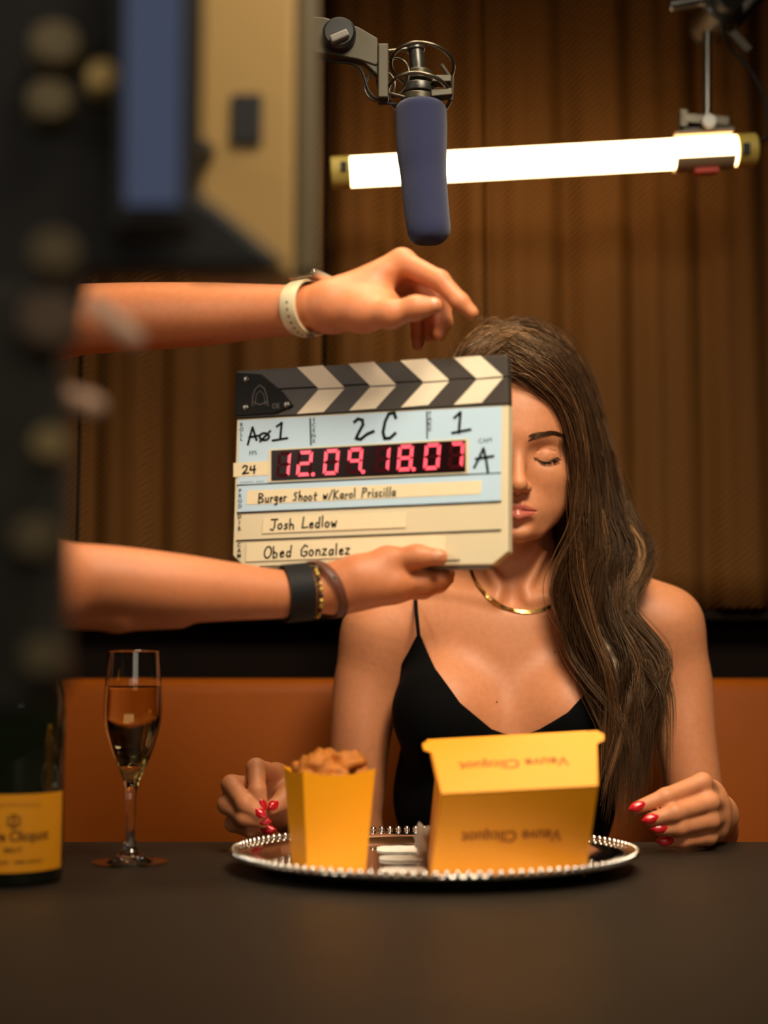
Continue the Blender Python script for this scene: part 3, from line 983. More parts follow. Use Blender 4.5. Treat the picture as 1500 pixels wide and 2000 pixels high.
MB().cyl(P(1306, 12, DT - 0.02), P(1420, -8, DT - 0.02), 13 * kt, 11 * kt).build('tee_handle', M_STEEL, grip, smooth=True, bevel=0.002)
MB().cyl(P(1430, 45, DT), P(1560, -90, DT), 17 * kt).build('support_pipe', M_STEEL, grip, smooth=True)
MB().obox(P(1440, 78, DT), (10 * kt, 10 * kt, 36 * kt), (0.75, 0, 0.66), (0, 1, 0), (0.66, 0, -0.75)).build('lever', M_SILVER, grip, bevel=0.002)
cab = MB().tube(spline([P(1478, 278, DT), P(1500, 262, DT), P(1492, 190, DT), P(1460, 130, DT), P(1425, 90, DT), P(1410, 40, DT - 0.03), P(1440, -40, DT)], 40), 4.5 * kt, 8)
tag(cab.build('power_cable', M_BLACK, None, smooth='all'), 'thin black cable running from the tube lamp up to the grip head', 'cable')

# ================================================================== glassware and bottle
M_GLASS = mat('clear_glass', (1, 1, 1, 1), 0.0, trans=1.0, ior=1.48)
M_CHAMP = mat('champagne', (1.0, 0.84, 0.42, 1), 0.0, trans=1.0, ior=1.34)
DG = 1.43
kg = DG / FPX
fc = P(254, 1676, DG); fc[2] = TABLE_Z
flute = thing('champagne_flute', 'champagne flute half full of pale gold wine on the table', 'glass', fc)
def fz(y): return (1676 - y) * kg
out = [(72.5, 1676.5), (74, 1675.5), (74, 1673.8), (56, 1672.0), (38, 1668.5), (24, 1661), (15, 1648), (10.0, 1632), (8.0, 1612), (8.2, 1590), (9.2, 1560), (11, 1540), (15, 1524), (22, 1506), (35, 1478), (44, 1452), (53, 1418), (56, 1388), (54.5, 1340), (50.0, 1273)]
inn = [(48.3, 1273), (52.7, 1340), (54.0, 1388), (50.8, 1418), (41.5, 1450), (31, 1476), (22, 1491), (10, 1499), (0.5, 1501)]
def dense(pr, n):
    return [tuple(q) for q in spline([(a, b, 0) for a, b in pr], n)[:, :2]]
po = out[:3] + dense(out[2:], 66)[1:]; pi_ = dense(inn, 40)
prof = [(0.3, 1670.5), (30, 1671.5), (55, 1674.0), (66, 1676.5)] + po[:-1] + [(50.05, 1275), (50.0, 1273), (49.2, 1271.5)] + [(48.3, 1273), (48.4, 1275)] + pi_[1:]
prof = [(max(r, 0.3) * kg, fz(y)) for r, y in prof]
MB().lathe(prof, fc, n=64, close=False).build('flute_glass', M_GLASS, flute, smooth=True, angle=35)
wl = [(r, y) for r, y in pi_ if y > 1339]
prof = [(0.2 * kg, fz(1340.5)), ((52.7 + 0.5) * kg, fz(1340.5))] + [(max(r + 0.35, 0.3) * kg, fz(y)) for r, y in wl]
MB().lathe(prof[::-1], fc, n=64, close=False).build('wine', M_CHAMP, flute, smooth=True)

DB = 1.31
kb = DB / FPX
bc = P(24, 1709, DB); bc[2] = TABLE_Z
bottle = thing('champagne_bottle', 'dark champagne bottle with yellow label at left edge of table', 'bottle', bc)
R0 = 0.0445
M_BOTTLE = mat('dark_green_glass', (0.006, 0.009, 0.004, 1), 0.06, coat=0.3)
prof = [(0.0, 0.006), (0.030, 0.0), (R0 - 0.003, 0.0), (R0, 0.004), (R0, 0.15), (R0 - 0.001, 0.165), (R0 - 0.006, 0.185), (0.030, 0.212), (0.022, 0.235), (0.0165, 0.262), (0.0155, 0.285)]
MB().lathe([(max(r, 0.0005), z) for r, z in prof], bc, n=64).build('bottle_glass', M_BOTTLE, bottle, smooth='all')
MB().lathe([(0.0165, 0.232), (0.0225, 0.2325), (0.0172, 0.262), (0.0162, 0.285), (0.0175, 0.290), (0.0175, 0.300), (0.014, 0.318), (0.004, 0.322)], bc, n=40).build('foil_capsule', mat('orange_foil', S(226, 148, 20), 0.35, 0.3), bottle, smooth=True)
M_LABEL = mat('yellow_label', S(216, 140, 4), 0.6, noise=0.03, nscale=60)
def lz(py): return (1709 - py) * kb * 1.0
def wrap(a, h, r):     # angle from camera side, height
    return (bc[0] + r * math.sin(a), bc[1] - r * math.cos(a), bc[2] + h)
vs = []; fs = []
n = 36; A = math.radians(68)
yo = math.atan2(-bc[0], bc[1])     # turn towards the camera
for i in range(n + 1):
    a = -A + 2 * A * i / n + yo
    for h in (lz(1681), lz(1538)):
        for r in (R0 + 0.0002, R0 + 0.0006):
            vs.append(wrap(a, h, r))
for i in range(n):
    o = i * 4
    fs += [(o + 1, o + 5, o + 7, o + 3), (o, o + 2, o + 6, o + 4), (o + 2, o + 3, o + 7, o + 6), (o, o + 4, o + 5, o + 1)]
lab = MB().add(vs, fs).build('label', M_LABEL, bottle, smooth=True)
M_PRINT = mat('dark_print', S(70, 40, 10), 0.6)
M_PRINT2 = mat('light_print', S(176, 112, 16), 0.6)
def label_text(name, body, py, size, bold, mtl, spacing=1.0, bow=0.0, xs=1.0, dx=0):
    vs, fs = text_mesh(body, size, bold, spacing=spacing)
    q = [wrap((x * xs + dx) / R0 + yo, lz(py) + y + bow * (1 - (x / 0.04) ** 2), R0 + 0.0009) for x, y, _ in vs]
    MB().add(q, fs).build(name, mtl, lab)
label_text('label_wordmark', 'Veuve Clicquot', 1615, 0.0125, 0.00025, M_PRINT, xs=0.82)
label_text('label_brut', 'BRUT', 1640, 0.0058, 0.0001, M_PRINT, 1.1)
label_text('label_origin', 'CHAMPAGNE  -  REIMS, FRANCE', 1662, 0.0036, 0.00005, M_PRINT)
label_text('label_heading', 'CHAMPAGNE', 1564, 0.0062, 0.0, M_PRINT2, 1.35, 0.003)
em = MB()
def wp(x, y): return wrap(x / R0 + yo, lz(1587) + y, R0 + 0.0009)
def rib(mb, pts, w):
    for a, b in zip(pts[:-1], pts[1:]):
        a = np.array(a); b = np.array(b); t = b - a; t = t / np.linalg.norm(t); nn = np.array([-t[1], t[0]]) * w / 2
        q = [a + nn, a - nn, b - nn, b + nn]
        mb.add([wp(*p) for p in q], [(0, 1, 2, 3)])
hexr = [(0.0058 * math.sin(math.radians(60 * i)), 0.0062 * math.cos(math.radians(60 * i))) for i in range(7)]
rib(em, hexr, 0.0011); rib(em, [(0, 0.005), (0, -0.005)], 0.0009); rib(em, [(-0.003, 0.002), (0.003, 0.002)], 0.0009)
rib(em, [(-0.0035, -0.001), (-0.001, -0.0035), (0.001, -0.0035), (0.0035, -0.001)], 0.0009)
em.build('label_emblem', M_PRINT, lab)

# ================================================================== tray and cartons
M_CHROME = mat('polished_silver', (0.80, 0.77, 0.72, 1), 0.09, 1.0)
tc_ = P(848, 1690, 1.395); tc_[2] = TABLE_Z
tray = thing('serving_tray', 'round polished silver tray with beaded rim holding both yellow boxes', 'tray', tc_)
RX = 388 * 1.395 / FPX
RY = 0.172
prof = [(0.0005, 0.004), (0.80, 0.004), (0.83, 0.005), (0.88, 0.011), (0.97, 0.0155), (1.0, 0.0165), (1.0, 0.0145), (0.96, 0.012), (0.87, 0.007), (0.82, 0.0), (0.0005, 0.0)]
MB().lathe([(r * RX, z) for r, z in prof], tc_, n=120, sy=RY / RX, close=False).build('tray_dish', M_CHROME, tray, smooth='all')
bd = MB()
nb = 130
for i in range(nb):
    a = 2 * math.pi * i / nb
    bd.sphere(tc_ + np.array([RX * 0.992 * math.cos(a), RY * 0.992 * math.sin(a), 0.0175]), 0.0036, 8, 6)
o = bd.build('beaded_rim', M_CHROME, tray, smooth='all')
o['kind'] = 'stuff'
TRZ = TABLE_Z + 0.0045

M_CARTON = mat('yellow_card', S(243, 158, 7), 0.45, noise=0.03, nscale=30, bump=0.03, bscale=500)
M_CARTON_IN = mat('inner_card', S(206, 130, 30), 0.7)
# fries carton: tapered open box turned a little to the right
yaw = math.radians(19)
cx = P(640, 1700, 1.33)
cxb = np.array([cx[0] + 0.0, 1.345, TRZ])
carton = thing('snack_carton', 'open yellow tapered snack carton filled with fried nuggets on the tray', 'carton', cxb)
ex = np.array([math.cos(yaw), math.sin(yaw), 0]); ey = np.array([-math.sin(yaw), math.cos(yaw), 0]); ez = np.array([0, 0, 1.0])
hb, ht, db, dt, H = 0.0275, 0.0345, 0.026, 0.033, 0.094
def CP(x, y, z): return cxb + ex * x + ey * y + ez * z
B4 = [(-hb, -db), (hb, -db), (hb, db), (-hb, db)]
T4 = [(-ht, -dt), (ht, -dt), (ht, dt), (-ht, dt)]
th = 0.0007
for i, nm in enumerate(('front_panel', 'side_panel', 'back_panel', 'side_panel')):
    j = (i + 1) % 4
    b0, b1, t0, t1 = B4[i], B4[j], T4[i], T4[j]
    nn = 9
    ov = []; iv = []
    for s_ in range(nn + 1):
        f_ = s_ / nn
        dip = (0.005 if i in (0, 2) else 0.004) * (1 - abs(2 * f_ - 1) ** 2.2)
        bt = (np.array(b0) * (1 - f_) + np.array(b1) * f_); tt = (np.array(t0) * (1 - f_) + np.array(t1) * f_)
        q = bt + (tt - bt) * (H - dip) / H
        ov += [CP(bt[0], bt[1], 0), CP(q[0], q[1], H - dip)]
        s2 = 1 - th / 0.03
        iv += [CP(bt[0] * s2, bt[1] * s2, 0.0), CP(q[0] * s2, q[1] * s2, H - dip)]
    N = len(ov)
    fs = []
    for s_ in range(nn):
        a = 2 * s_
        fs += [(a, a + 2, a + 3, a + 1), (N + a, N + a + 1, N + a + 3, N + a + 2), (a + 1, a + 3, N + a + 3, N + a + 1), (a, N + a, N + a + 2, a + 2)]
    fs += [(0, 1, N + 1, N), (N - 2, 2 * N - 2, 2 * N - 1, N - 1)]
    MB().add(ov + iv, fs).build(nm, M_CARTON, carton)
MB().hexa([CP(x * .96, y * .96, 0.0002) for x, y in B4] + [CP(x * .96, y * .96, 0.0012) for x, y in B4]).build('bottom_panel', M_CARTON_IN, carton)
M_NUG = mat('fried_crust', S(190, 112, 38), 0.6, noise=0.45, nscale=160, bump=0.9, bscale=260)
rng = random.Random(4)
for i, (x, y, z, r, lb) in enumerate([(-0.013, -0.010, 0.095, 0.0165, 'large golden fried nugget forming the left peak above the yellow carton'), (0.016, -0.006, 0.097, 0.0165, 'large golden fried nugget forming the right peak above the yellow carton'),
                                  (0.000, 0.016, 0.096, 0.0160, None), (-0.020, 0.014, 0.092, 0.0130, None), (0.021, 0.016, 0.092, 0.0130, None), (0.002, -0.021, 0.088, 0.0105, None),
                                  (-0.024, -0.016, 0.087, 0.0090, None), (0.026, -0.018, 0.087, 0.0085, None), (0.0, -0.004, 0.074, 0.016, None)]):
    b = MB(); b.sphere((0, 0, 0), r, 24, 18)
    c = CP(x, y, z)
    V = np.array(b.v)
    d = np.array([[rng.gauss(0, 1) for _ in range(3)] for _ in range(7)])
    d /= np.linalg.norm(d, axis=1)[:, None]
    un = V / np.linalg.norm(V, axis=1)[:, None]
    f_ = 1 + 0.14 * np.sin(4.0 * un @ d[0] + 1) + 0.10 * np.sin(7.0 * un @ d[1]) + 0.06 * np.sin(13 * un @ d[2]) + 0.06 * np.sin(19 * un @ d[3])
    b.v = [tuple(q) for q in V * f_[:, None] * np.array([1.0, 1.0, 0.85]) + c]
    tag(b.build('fried_nugget', M_NUG, None, smooth='all'), lb or 'smaller golden brown fried nugget among those piled in the yellow carton', 'nugget', 'fried nuggets in the yellow carton')

# burger box: flared base, sloping lid with ears
DX = 1.262
def BP(px, py, d): return P(px, py, d)
mf = [BP(862, 1552, DX), BP(1168, 1536, DX)]                 # middle front edge
bf = [BP(841, 1716, 1.295), BP(1143, 1706, 1.305)]           # bottom front edge
tf = [BP(838, 1452, 1.315), BP(1166, 1434, 1.315)]           # top front edge
for q in bf: q[2] = TRZ
fx = mf[1] - mf[0]; fx[2] = 0; fx /= np.linalg.norm(fx)
back = np.array([-fx[1], fx[0], 0])
bw = (bf[1] - bf[0]) @ fx
depth_m, depth_b, depth_t = 0.165, 0.125, 0.075
midz = (mf[0][2] + mf[1][2]) / 2
mb_ = [mf[0] + back * depth_m, mf[1] + back * depth_m]
bb = [bf[0] + back * depth_b, bf[1] + back * depth_b]
for q in bb: q[2] = TRZ
tbk = [tf[0] + back * depth_t, tf[1] + back * depth_t]
bx0 = (bf[0] + bf[1] + bb[0] + bb[1]) / 4
burger = thing('burger_box', 'large yellow clamshell burger box on the right of the silver tray', 'box', bx0)
def panel(name, quad, th, mtl, parent, bevel=0.0004):
    q = [np.array(p, float) for p in quad]
    nrm = np.cross(q[1] - q[0], q[2] - q[0]); nrm /= np.linalg.norm(nrm)
    n = len(q)
    vs = q + [p - nrm * th for p in q]
    fs = [tuple(range(n)), tuple(range(2 * n - 1, n - 1, -1))] + [(i, n + i, n + (i + 1) % n, (i + 1) % n) for i in range(n)]
    return MB().add(vs, fs).build(name, mtl, parent, bevel=bevel)
gv = []; gf = []
for side_ in (0, 1):
    for i in range(9):
        for j in range(9):
            q = lerp(lerp(bf[0], bf[1], i / 8), lerp(mf[0], mf[1], i / 8), j / 8)
            gv.append(q + back * 0.0008 * side_)
for i in range(8):
    for j in range(8):
        a = i * 9 + j
        gf += [(a, a + 9, a + 10, a + 1), (81 + a, 81 + a + 1, 81 + a + 10, 81 + a + 9)]
    gf += [(i * 9, 81 + i * 9, 81 + i * 9 + 9, i * 9 + 9), (i * 9 + 8, i * 9 + 17, 81 + i * 9 + 17, 81 + i * 9 + 8), (i, i + 1, 81 + i + 1, 81 + i), (72 + i, 81 + 72 + i, 81 + 73 + i, 73 + i)]
pf = MB().add(gv, gf).build('base_front', M_CARTON, burger, smooth=True)
panel('base_side', [bb[0], bf[0], mf[0], mb_[0]], 0.0008, M_CARTON, burger)
panel('base_side', [bf[1], bb[1], mb_[1], mf[1]], 0.0008, M_CARTON, burger)
panel('base_back', [bb[1], bb[0], mb_[0], mb_[1]], 0.0008, M_CARTON, burger)
panel('base_bottom', [bb[0], bb[1], bf[1], bf[0]], 0.0008, M_CARTON_IN, burger)
# lid front with ears sticking out past the sides
l0, l1 = mf; t0, t1 = tf
wv = (t1 - t0)
wn = wv / np.linalg.norm(wv)
out0 = (mf[0] - tf[0]); out0 /= np.linalg.norm(out0)
ear = 0.0065
lip_pts = [l0, l1, lerp(l1, t1, 0.80), lerp(l1, t1, 0.86) + wn * ear, lerp(l1, t1, 0.98) + wn * ear, t1 + (t1 - l1) * 0.06,
           t0 + (t0 - l0) * 0.06, lerp(l0, t0, 0.98) - wn * ear, lerp(l0, t0, 0.86) - wn * ear, lerp(l0, t0, 0.80)]
fwdn = np.cross(l1 - l0, t0 - l0); fwdn /= np.linalg.norm(fwdn)
lf = panel('lid_front', [p + fwdn * 0.0010 for p in lip_pts], 0.0008, M_CARTON, burger)
panel('lid_top', [t0, t1, tbk[1], tbk[0]], 0.0008, M_CARTON, burger)
panel('lid_side', [mb_[0], l0, t0, tbk[0]], 0.0008, M_CARTON, burger)
panel('lid_side', [l1, mb_[1], tbk[1], t1], 0.0008, M_CARTON, burger)
panel('lid_back', [mb_[1], mb_[0], tbk[0], tbk[1]], 0.0008, M_CARTON, burger)
M_BROWNPRINT = mat('brown_print', S(150, 82, 8), 0.6)
def print_on(name, quad, u, v, size, parent, off, xs=0.95):
    """upside-down wordmark printed on a panel; quad: bl br tr tl"""
    bl, br, tr, tl_ = quad
    wq = np.linalg.norm(br - bl); hq = np.linalg.norm(tl_ - bl)
    nrm = np.cross(br - bl, tl_ - bl); nrm /= np.linalg.norm(nrm)
    vs, fs = text_mesh('Veuve Clicquot', size, 0.0003)
    def pt(x, y):
        uu, vv = u - x * xs / wq, v - y / hq
        return lerp(lerp(bl, br, uu), lerp(tl_, tr, uu), vv) + nrm * off
    MB().add([pt(x, y) for x, y, _ in vs], fs).build(name, M_BROWNPRINT, parent)
print_on('lid_wordmark', [l0, l1, t1, t0], 0.485, 0.50, 0.0155, lf, 0.0013)
print_on('base_wordmark', [bf[0], bf[1], mf[1], mf[0]], 0.485, 0.49, 0.0150, pf, 0.0009)

# white strips modelled in place of tray reflections, and a napkin, between the cartons
M_PAPER_GLINT = mat('white_paper_and_glint', S(235, 228, 215), 0.6, bump=0.2, bscale=90)
for i, (d, hw_, lab_) in enumerate(((1.495, 0.022, 'white strip imitating a tray reflection, farthest of three between the boxes'), (1.425, 0.018, 'white strip imitating a tray reflection, middle one of three between boxes'), (1.345, 0.014, 'white strip imitating a tray reflection, nearest of three between boxes'))):
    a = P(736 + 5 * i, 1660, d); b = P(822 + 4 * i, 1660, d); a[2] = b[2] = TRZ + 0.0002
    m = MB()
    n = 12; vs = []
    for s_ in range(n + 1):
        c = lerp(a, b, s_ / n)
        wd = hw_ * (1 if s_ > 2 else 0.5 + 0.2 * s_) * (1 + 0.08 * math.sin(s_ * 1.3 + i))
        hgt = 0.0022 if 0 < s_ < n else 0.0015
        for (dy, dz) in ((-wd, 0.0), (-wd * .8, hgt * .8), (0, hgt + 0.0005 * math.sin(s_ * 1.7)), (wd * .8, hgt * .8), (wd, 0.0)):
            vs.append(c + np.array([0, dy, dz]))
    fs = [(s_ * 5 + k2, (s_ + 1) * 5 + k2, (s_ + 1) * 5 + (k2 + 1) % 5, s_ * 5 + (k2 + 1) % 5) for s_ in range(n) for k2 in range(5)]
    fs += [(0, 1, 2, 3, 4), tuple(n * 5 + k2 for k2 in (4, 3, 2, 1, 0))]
    tag(m.add(vs, fs).build('reflection_strip', M_PAPER_GLINT, None, smooth=True), lab_, 'wrapper', 'white strips on the silver tray')
nb_ = MB()
nb_.sphere((0, 0, 0), (0.008, 0.016, 0.018), 18, 12)
c = P(826, 1655, 1.43); c[2] = TRZ + 0.016
V = np.array(nb_.v); un = V / np.linalg.norm(V, axis=1)[:, None]
f_ = 1 + 0.18 * np.sin(9 * un[:, 0] + 4 * un[:, 2]) + 0.14 * np.sin(11 * un[:, 2] + 7 * un[:, 1])
nb_.v = [tuple(q) for q in V * f_[:, None] + c]
tag(nb_.build('crumpled_napkin', M_PAPER_GLINT, None, smooth='all'), 'crumpled white napkin peeking out left of the burger box', 'napkin')

# ================================================================== blurred camera rig in the left foreground
rig = thing('cinema_camera', 'out-of-focus black cinema camera rig filling the left foreground', 'camera', (-0.22, 0.75, FLOOR_Z))
plate('camera_body', [(-420, -260), (395, -260), (385, 372), (430, 405), (560, 512), (500, 525), (200, 530), (160, 535), (140, 620), (-420, 640)], 0.74, 0.02, M_BLACK, rig, bevel=0.004)
plate('side_plate', [(-420, 560), (40, 545), (100, 600), (118, 900), (112, 1200), (125, 1330), (60, 1400), (-420, 1400)], 0.66, 0.03, mat('rig_rubber', (0.035, 0.033, 0.024, 1), 0.6, noise=0.5, nscale=18), rig, bevel=0.006)
MB().box((-0.40, 0.70, -0.02), (-0.19, 0.735, 0.16)).build('rear_housing', M_BLACK, rig, bevel=0.006)
M_BRASSY = mat('worn_brass', S(240, 205, 130), 0.5, 0.1)
M_OLIVEK = mat('olive_knob', S(104, 90, 58), 0.55)
def knob(px, py, d, rpx, mtl, tilt=(0.2, -1, 0.1), th=0.010, name='dial'):
    r = rpx * d / FPX
    MB().lathe([(r, 0), (r, th), (r * 0.8, th + 0.004)], P(px, py, d), tilt, n=28).build(name, mtl, rig, smooth=True)
knob(203, 168, 0.735, 34, M_BRASSY)
knob(110, 105, 0.735, 52, M_OLIVEK)
knob(100, 215, 0.735, 48, M_OLIVEK)
knob(108, 510, 0.655, 50, M_OLIVEK)
knob(98, 640, 0.655, 62, mat('brown_rubber', S(104, 84, 64), 0.6))
knob(98, 878, 0.655, 34, mat('tarnished_brass', S(160, 138, 84), 0.5))
knob(70, 1060, 0.655, 44, M_OLIVEK)
knob(85, 1290, 0.655, 40, M_OLIVEK)
M_LEVER = mat('satin_lever', S(240, 196, 166), 0.45)
for a, b, r, mtl in (((178, 588), (258, 660), 24, M_LEVER), ((90, 760), (182, 794), 25, M_LEVER)):
    d = 0.70
    p0, p1 = P(a[0], a[1], d), P(b[0], b[1], d)
    rr = r * d / FPX
    ts = np.linspace(0, 1, 9)
    pts = [p0 + (p1 - p0) * t for t in ts] + [p1 + (p1 - p0) / np.linalg.norm(p1 - p0) * rr * s_ for s_ in (0.5, 0.8, 0.97)]
    rs = [rr * (0.7 + 0.3 * t) for t in ts] + [rr * 0.86, rr * 0.6, rr * 0.2]
    MB().tube(pts, rs, 18).build('clamp_lever', mtl, rig, smooth='all')
colx = P(-165, 1400, 0.665)
MB().cyl((colx[0], 0.665, FLOOR_Z + 0.02), (colx[0], 0.665, P(0, 1399, 0.665)[2]), 0.022).build('support_column', M_BLACK, rig, smooth=True)
for a in (95, 215, 330):
    MB().tube([(colx[0], 0.665, FLOOR_Z + 0.35), (colx[0] + 0.26 * math.cos(math.radians(a)), 0.665 + 0.26 * math.sin(math.radians(a)), FLOOR_Z + 0.012)], 0.011, 12).build('tripod_leg', M_BLACK, rig, smooth=True)

mon = thing('field_monitor', 'narrow blue-grey lit monitor strip on the blurred camera rig', 'monitor', P(300, 420, 0.70))
plate('bezel', [(222, -260), (378, -260), (374, 445), (226, 445)], 0.705, 0.02, M_BLACK, mon, bevel=0.003)
plate('screen', [(246, -240), (356, -240), (350, 398), (244, 398)], 0.702, 0.002, mat('blue_screen', (0.02, 0.025, 0.04, 1), 0.25, emit=S(64, 72, 92), estr=0.8), mon, bevel=0)
pan = thing('cream_panel', 'out-of-focus cream panel with a dark square beside the camera rig', 'panel', P(490, 530, 0.86))
M_CREAM = mat('cream_enamel', S(172, 138, 80), 0.5, noise=0.05, nscale=9)
fp = plate('face_plate', [(372, -260), (578, -260), (572, 540), (366, 540)], 0.86, 0.02, M_CREAM, pan, bevel=0.003)
plate('edge_strip', [(580, -260), (622, -260), (620, 530), (574, 540)], 0.863, 0.018, mat('olive_edge', S(96, 82, 54), 0.55), pan, bevel=0.003)
plate('dark_socket', [(452, 182), (512, 182), (510, 280), (450, 280)], 0.857, 0.004, M_BLACK, fp, bevel=0.001)
MB().tube([P(400, 300, 0.87), P(300, 300, 0.77)], 0.009, 14).build('mount_arm', M_BLACK, pan, smooth=True)

# ================================================================== people
def finger(F, pts, rs, k=0.004, web=0.008):
    F.cone(pts[0], pts[1], rs[0], rs[1], web)
    for i in range(1, len(pts) - 1):
        F.cone(pts[i], pts[i + 1], rs[i], rs[i + 1], k)

def nail(parent, tip, prev, side, length, width, material, ext=0.4, lift=0.55):
    """almond nail lying on the dorsal side of a finger tip; side: direction the nail faces"""
    tip = np.array(tip); prev = np.array(prev)
    t = tip - prev; t /= np.linalg.norm(t)
    n = np.array(side, float); n -= t * (n @ t); n /= np.linalg.norm(n)
    b = np.cross(n, t)
    c = tip + n * width * lift + t * length * (ext - 0.5)
    vs = []
    nu, nv = 9, 7
    for i in range(nu):
        u = i / (nu - 1)
        wv_ = width * 0.5 * (math.sin(math.pi * (0.18 + 0.64 * u)) ** 0.7) * (1.0 if u < 0.55 else max(0.12, 1 - ((u - 0.55) / 0.45) ** 2.0))
        for j in range(nv):
            a = -1.0 + 2.0 * j / (nv - 1)
            h = width * 0.30 * (1 - a * a) - width * 0.12 * (2 * u - 1) ** 2
            vs.append(c + t * (u - 0.5) * length + b * a * wv_ + n * h)
    N = len(vs)
    vs += [p - n * 0.0007 for p in vs]
    fs = []
    for i in range(nu - 1):
        for j in range(nv - 1):
            a = i * nv + j
            fs += [(a, a + nv, a + nv + 1, a + 1), (N + a, N + a + 1, N + a + nv + 1, N + a + nv)]
    for i in range(nu - 1):
        a = i * nv; e = a + nv - 1
        fs += [(a, N + a, N + a + nv, a + nv), (e, e + nv, N + e + nv, N + e)]
    for j in range(nv - 1):
        a = j; e = (nu - 1) * nv + j
        fs += [(a, a + 1, N + a + 1, N + a), (e, N + e, N + e + 1, e + 1)]
    o = MB().add(vs, fs).build('fingernail', material, parent, smooth='all')
    bm = bmesh.new(); bm.from_mesh(o.data); bmesh.ops.recalc_face_normals(bm, faces=bm.faces[:]); bm.to_mesh(o.data); bm.free()
    return o

# ------------------------------------------------------------------ the seated woman
M_SKIN = skin_material('skin_warm', S(208, 136, 92), S(198, 108, 90))
M_HAIR = hair_material('brown_hair')
M_CAMI = mat('black_jersey', (0.0018, 0.0018, 0.0018, 1), 0.9, spec=0.12)
M_TROUSER = mat('black_trousers', (0.008, 0.008, 0.009, 1), 0.8)

DH = 1.735
HO = P(1003, 890, DH)                       # head origin: between the ears at eye level
TILT = math.radians(9)                      # chin down
YAWH = math.radians(-2)
Rt = np.array([[1, 0, 0], [0, math.cos(TILT), -math.sin(TILT)], [0, math.sin(TILT), math.cos(TILT)]])
Rt = np.array([[math.cos(YAWH), -math.sin(YAWH), 0], [math.sin(YAWH), math.cos(YAWH), 0], [0, 0, 1]]) @ Rt
def HL(x, y, z): return HO + Rt @ np.array([x, y, z])

hip = np.array([P(985, 1400, 1.80)[0], 1.80, -0.40])
woman = thing('person', 'woman in a black strappy top with long brown hair, eyes closed, seated at the table', 'person', (hip[0], 1.80, -0.49))

xs = axis_pts([(-0.30, 0.0022), (0.075, 0.00125), (0.225, 0.0022), (0.50, None)])
ys = axis_pts([(1.42, 0.0020), (1.60, 0.00125), (1.70, 0.0025), (1.95, None)])
zs = axis_pts([(-0.62, 0.006), (-0.23, 0.0020), (0.115, 0.00125), (0.325, 0.0025), (0.42, None)])

SHR, SHL = P(1296, 1222, 1.80), P(744, 1238, 1.80)
def torso(F):
    F.ell(P(985, 1370, 1.805), (0.122, 0.088, 0.170), 0.03)
    F.ell(P(985, 1245, 1.80), (0.128, 0.072, 0.075), 0.04)
    F.chain([P(985, 1460, 1.805), P(985, 1600, 1.81), np.array([hip[0], 1.82, -0.33])], [0.092, 0.088, 0.11], 0.05)
    F.cone(P(900, 1560, 1.805), P(1070, 1560, 1.805), 0.078, 0.078, 0.05)
    F.cone(hip + np.array([-0.07, 0.01, 0]), hip + np.array([0.07, 0.01, 0]), 0.105, 0.105, 0.06)
    F.limb([SHL, P(850, 1205, 1.795), P(985, 1200, 1.79), P(1180, 1200, 1.795), SHR], [0.045, 0.050, 0.056, 0.050, 0.045], 0.03)
    for sx in (870, 1108):
        F.ell(P(sx, 1392, 1.742), (0.062, 0.062, 0.066), 0.030)
    # neck and trapezius
    F.cone(HL(0, 0.028, -0.055), P(1000, 1150, 1.80), 0.050, 0.053, 0.025)
    F.cone(P(1000, 1105, 1.815), P(800, 1190, 1.815), 0.040, 0.030, 0.04)
    F.cone(P(1000, 1105, 1.815), P(1230, 1180, 1.815), 0.040, 0.030, 0.04)
    # collar bones and throat
    F.cone(P(968, 1172, 1.727), P(850, 1152, 1.752), 0.0065, 0.006, 0.012)
    F.cone(P(1036, 1172, 1.727), P(1170, 1150, 1.752), 0.0065, 0.006, 0.012)
    F.cone(P(940, 1080, 1.738), P(985, 1165, 1.728), 0.004, 0.004, 0.016)
    F.cone(P(1062, 1080, 1.738), P(1018, 1165, 1.728), 0.004, 0.004, 0.016)
    F.ell(P(1001, 1166, 1.722), (0.010, 0.008, 0.012), 0.012, 'cut')

W = Field(xs, ys, zs)
torso(W)
# arms
W.limb([SHR, P(1328, 1330, 1.80), P(1342, 1450, 1.79), P(1372, 1640, 1.78)], [0.045, 0.040, 0.0365, 0.032], 0.025)
W.limb([P(1372, 1640, 1.78), P(1390, 1620, 1.70), P(1398, 1592, 1.615)], [0.034, 0.031, 0.022], 0.015)
W.limb([SHL, P(714, 1335, 1.80), P(702, 1450, 1.79), P(690, 1640, 1.78)], [0.045, 0.040, 0.0365, 0.032], 0.025)
W.limb([P(690, 1640, 1.78), P(640, 1622, 1.70), P(572, 1588, 1.60)], [0.034, 0.031, 0.022], 0.015)
# her left hand (right in the picture): knuckles to the right, fingers curling left
RH = [  # MCP, PIP, DIP, tip
    [(1388, 1548, 1.565), (1372, 1528, 1.515), (1300, 1556, 1.497), (1246, 1577, 1.495)],
    [(1398, 1572, 1.562), (1386, 1566, 1.510), (1318, 1588, 1.488), (1272, 1601, 1.487)],
    [(1400, 1598, 1.562), (1388, 1602, 1.512), (1328, 1616, 1.492), (1288, 1620, 1.492)],
    [(1396, 1622, 1.565), (1384, 1634, 1.520), (1334, 1642, 1.503), (1300, 1644, 1.503)]]
FR = [[0.0115, 0.0100, 0.0088, 0.0068], [0.0115, 0.0102, 0.0090, 0.0070], [0.0110, 0.0096, 0.0085, 0.0066], [0.0100, 0.0088, 0.0077, 0.0060]]
wr = P(1398, 1592, 1.615)
for f_, r_ in zip(RH, FR):
    q = [P(*p) for p in f_]
    W.cone(wr, q[0], 0.0165, r_[0] * 1.15, 0.014)
    finger(W, q, r_)
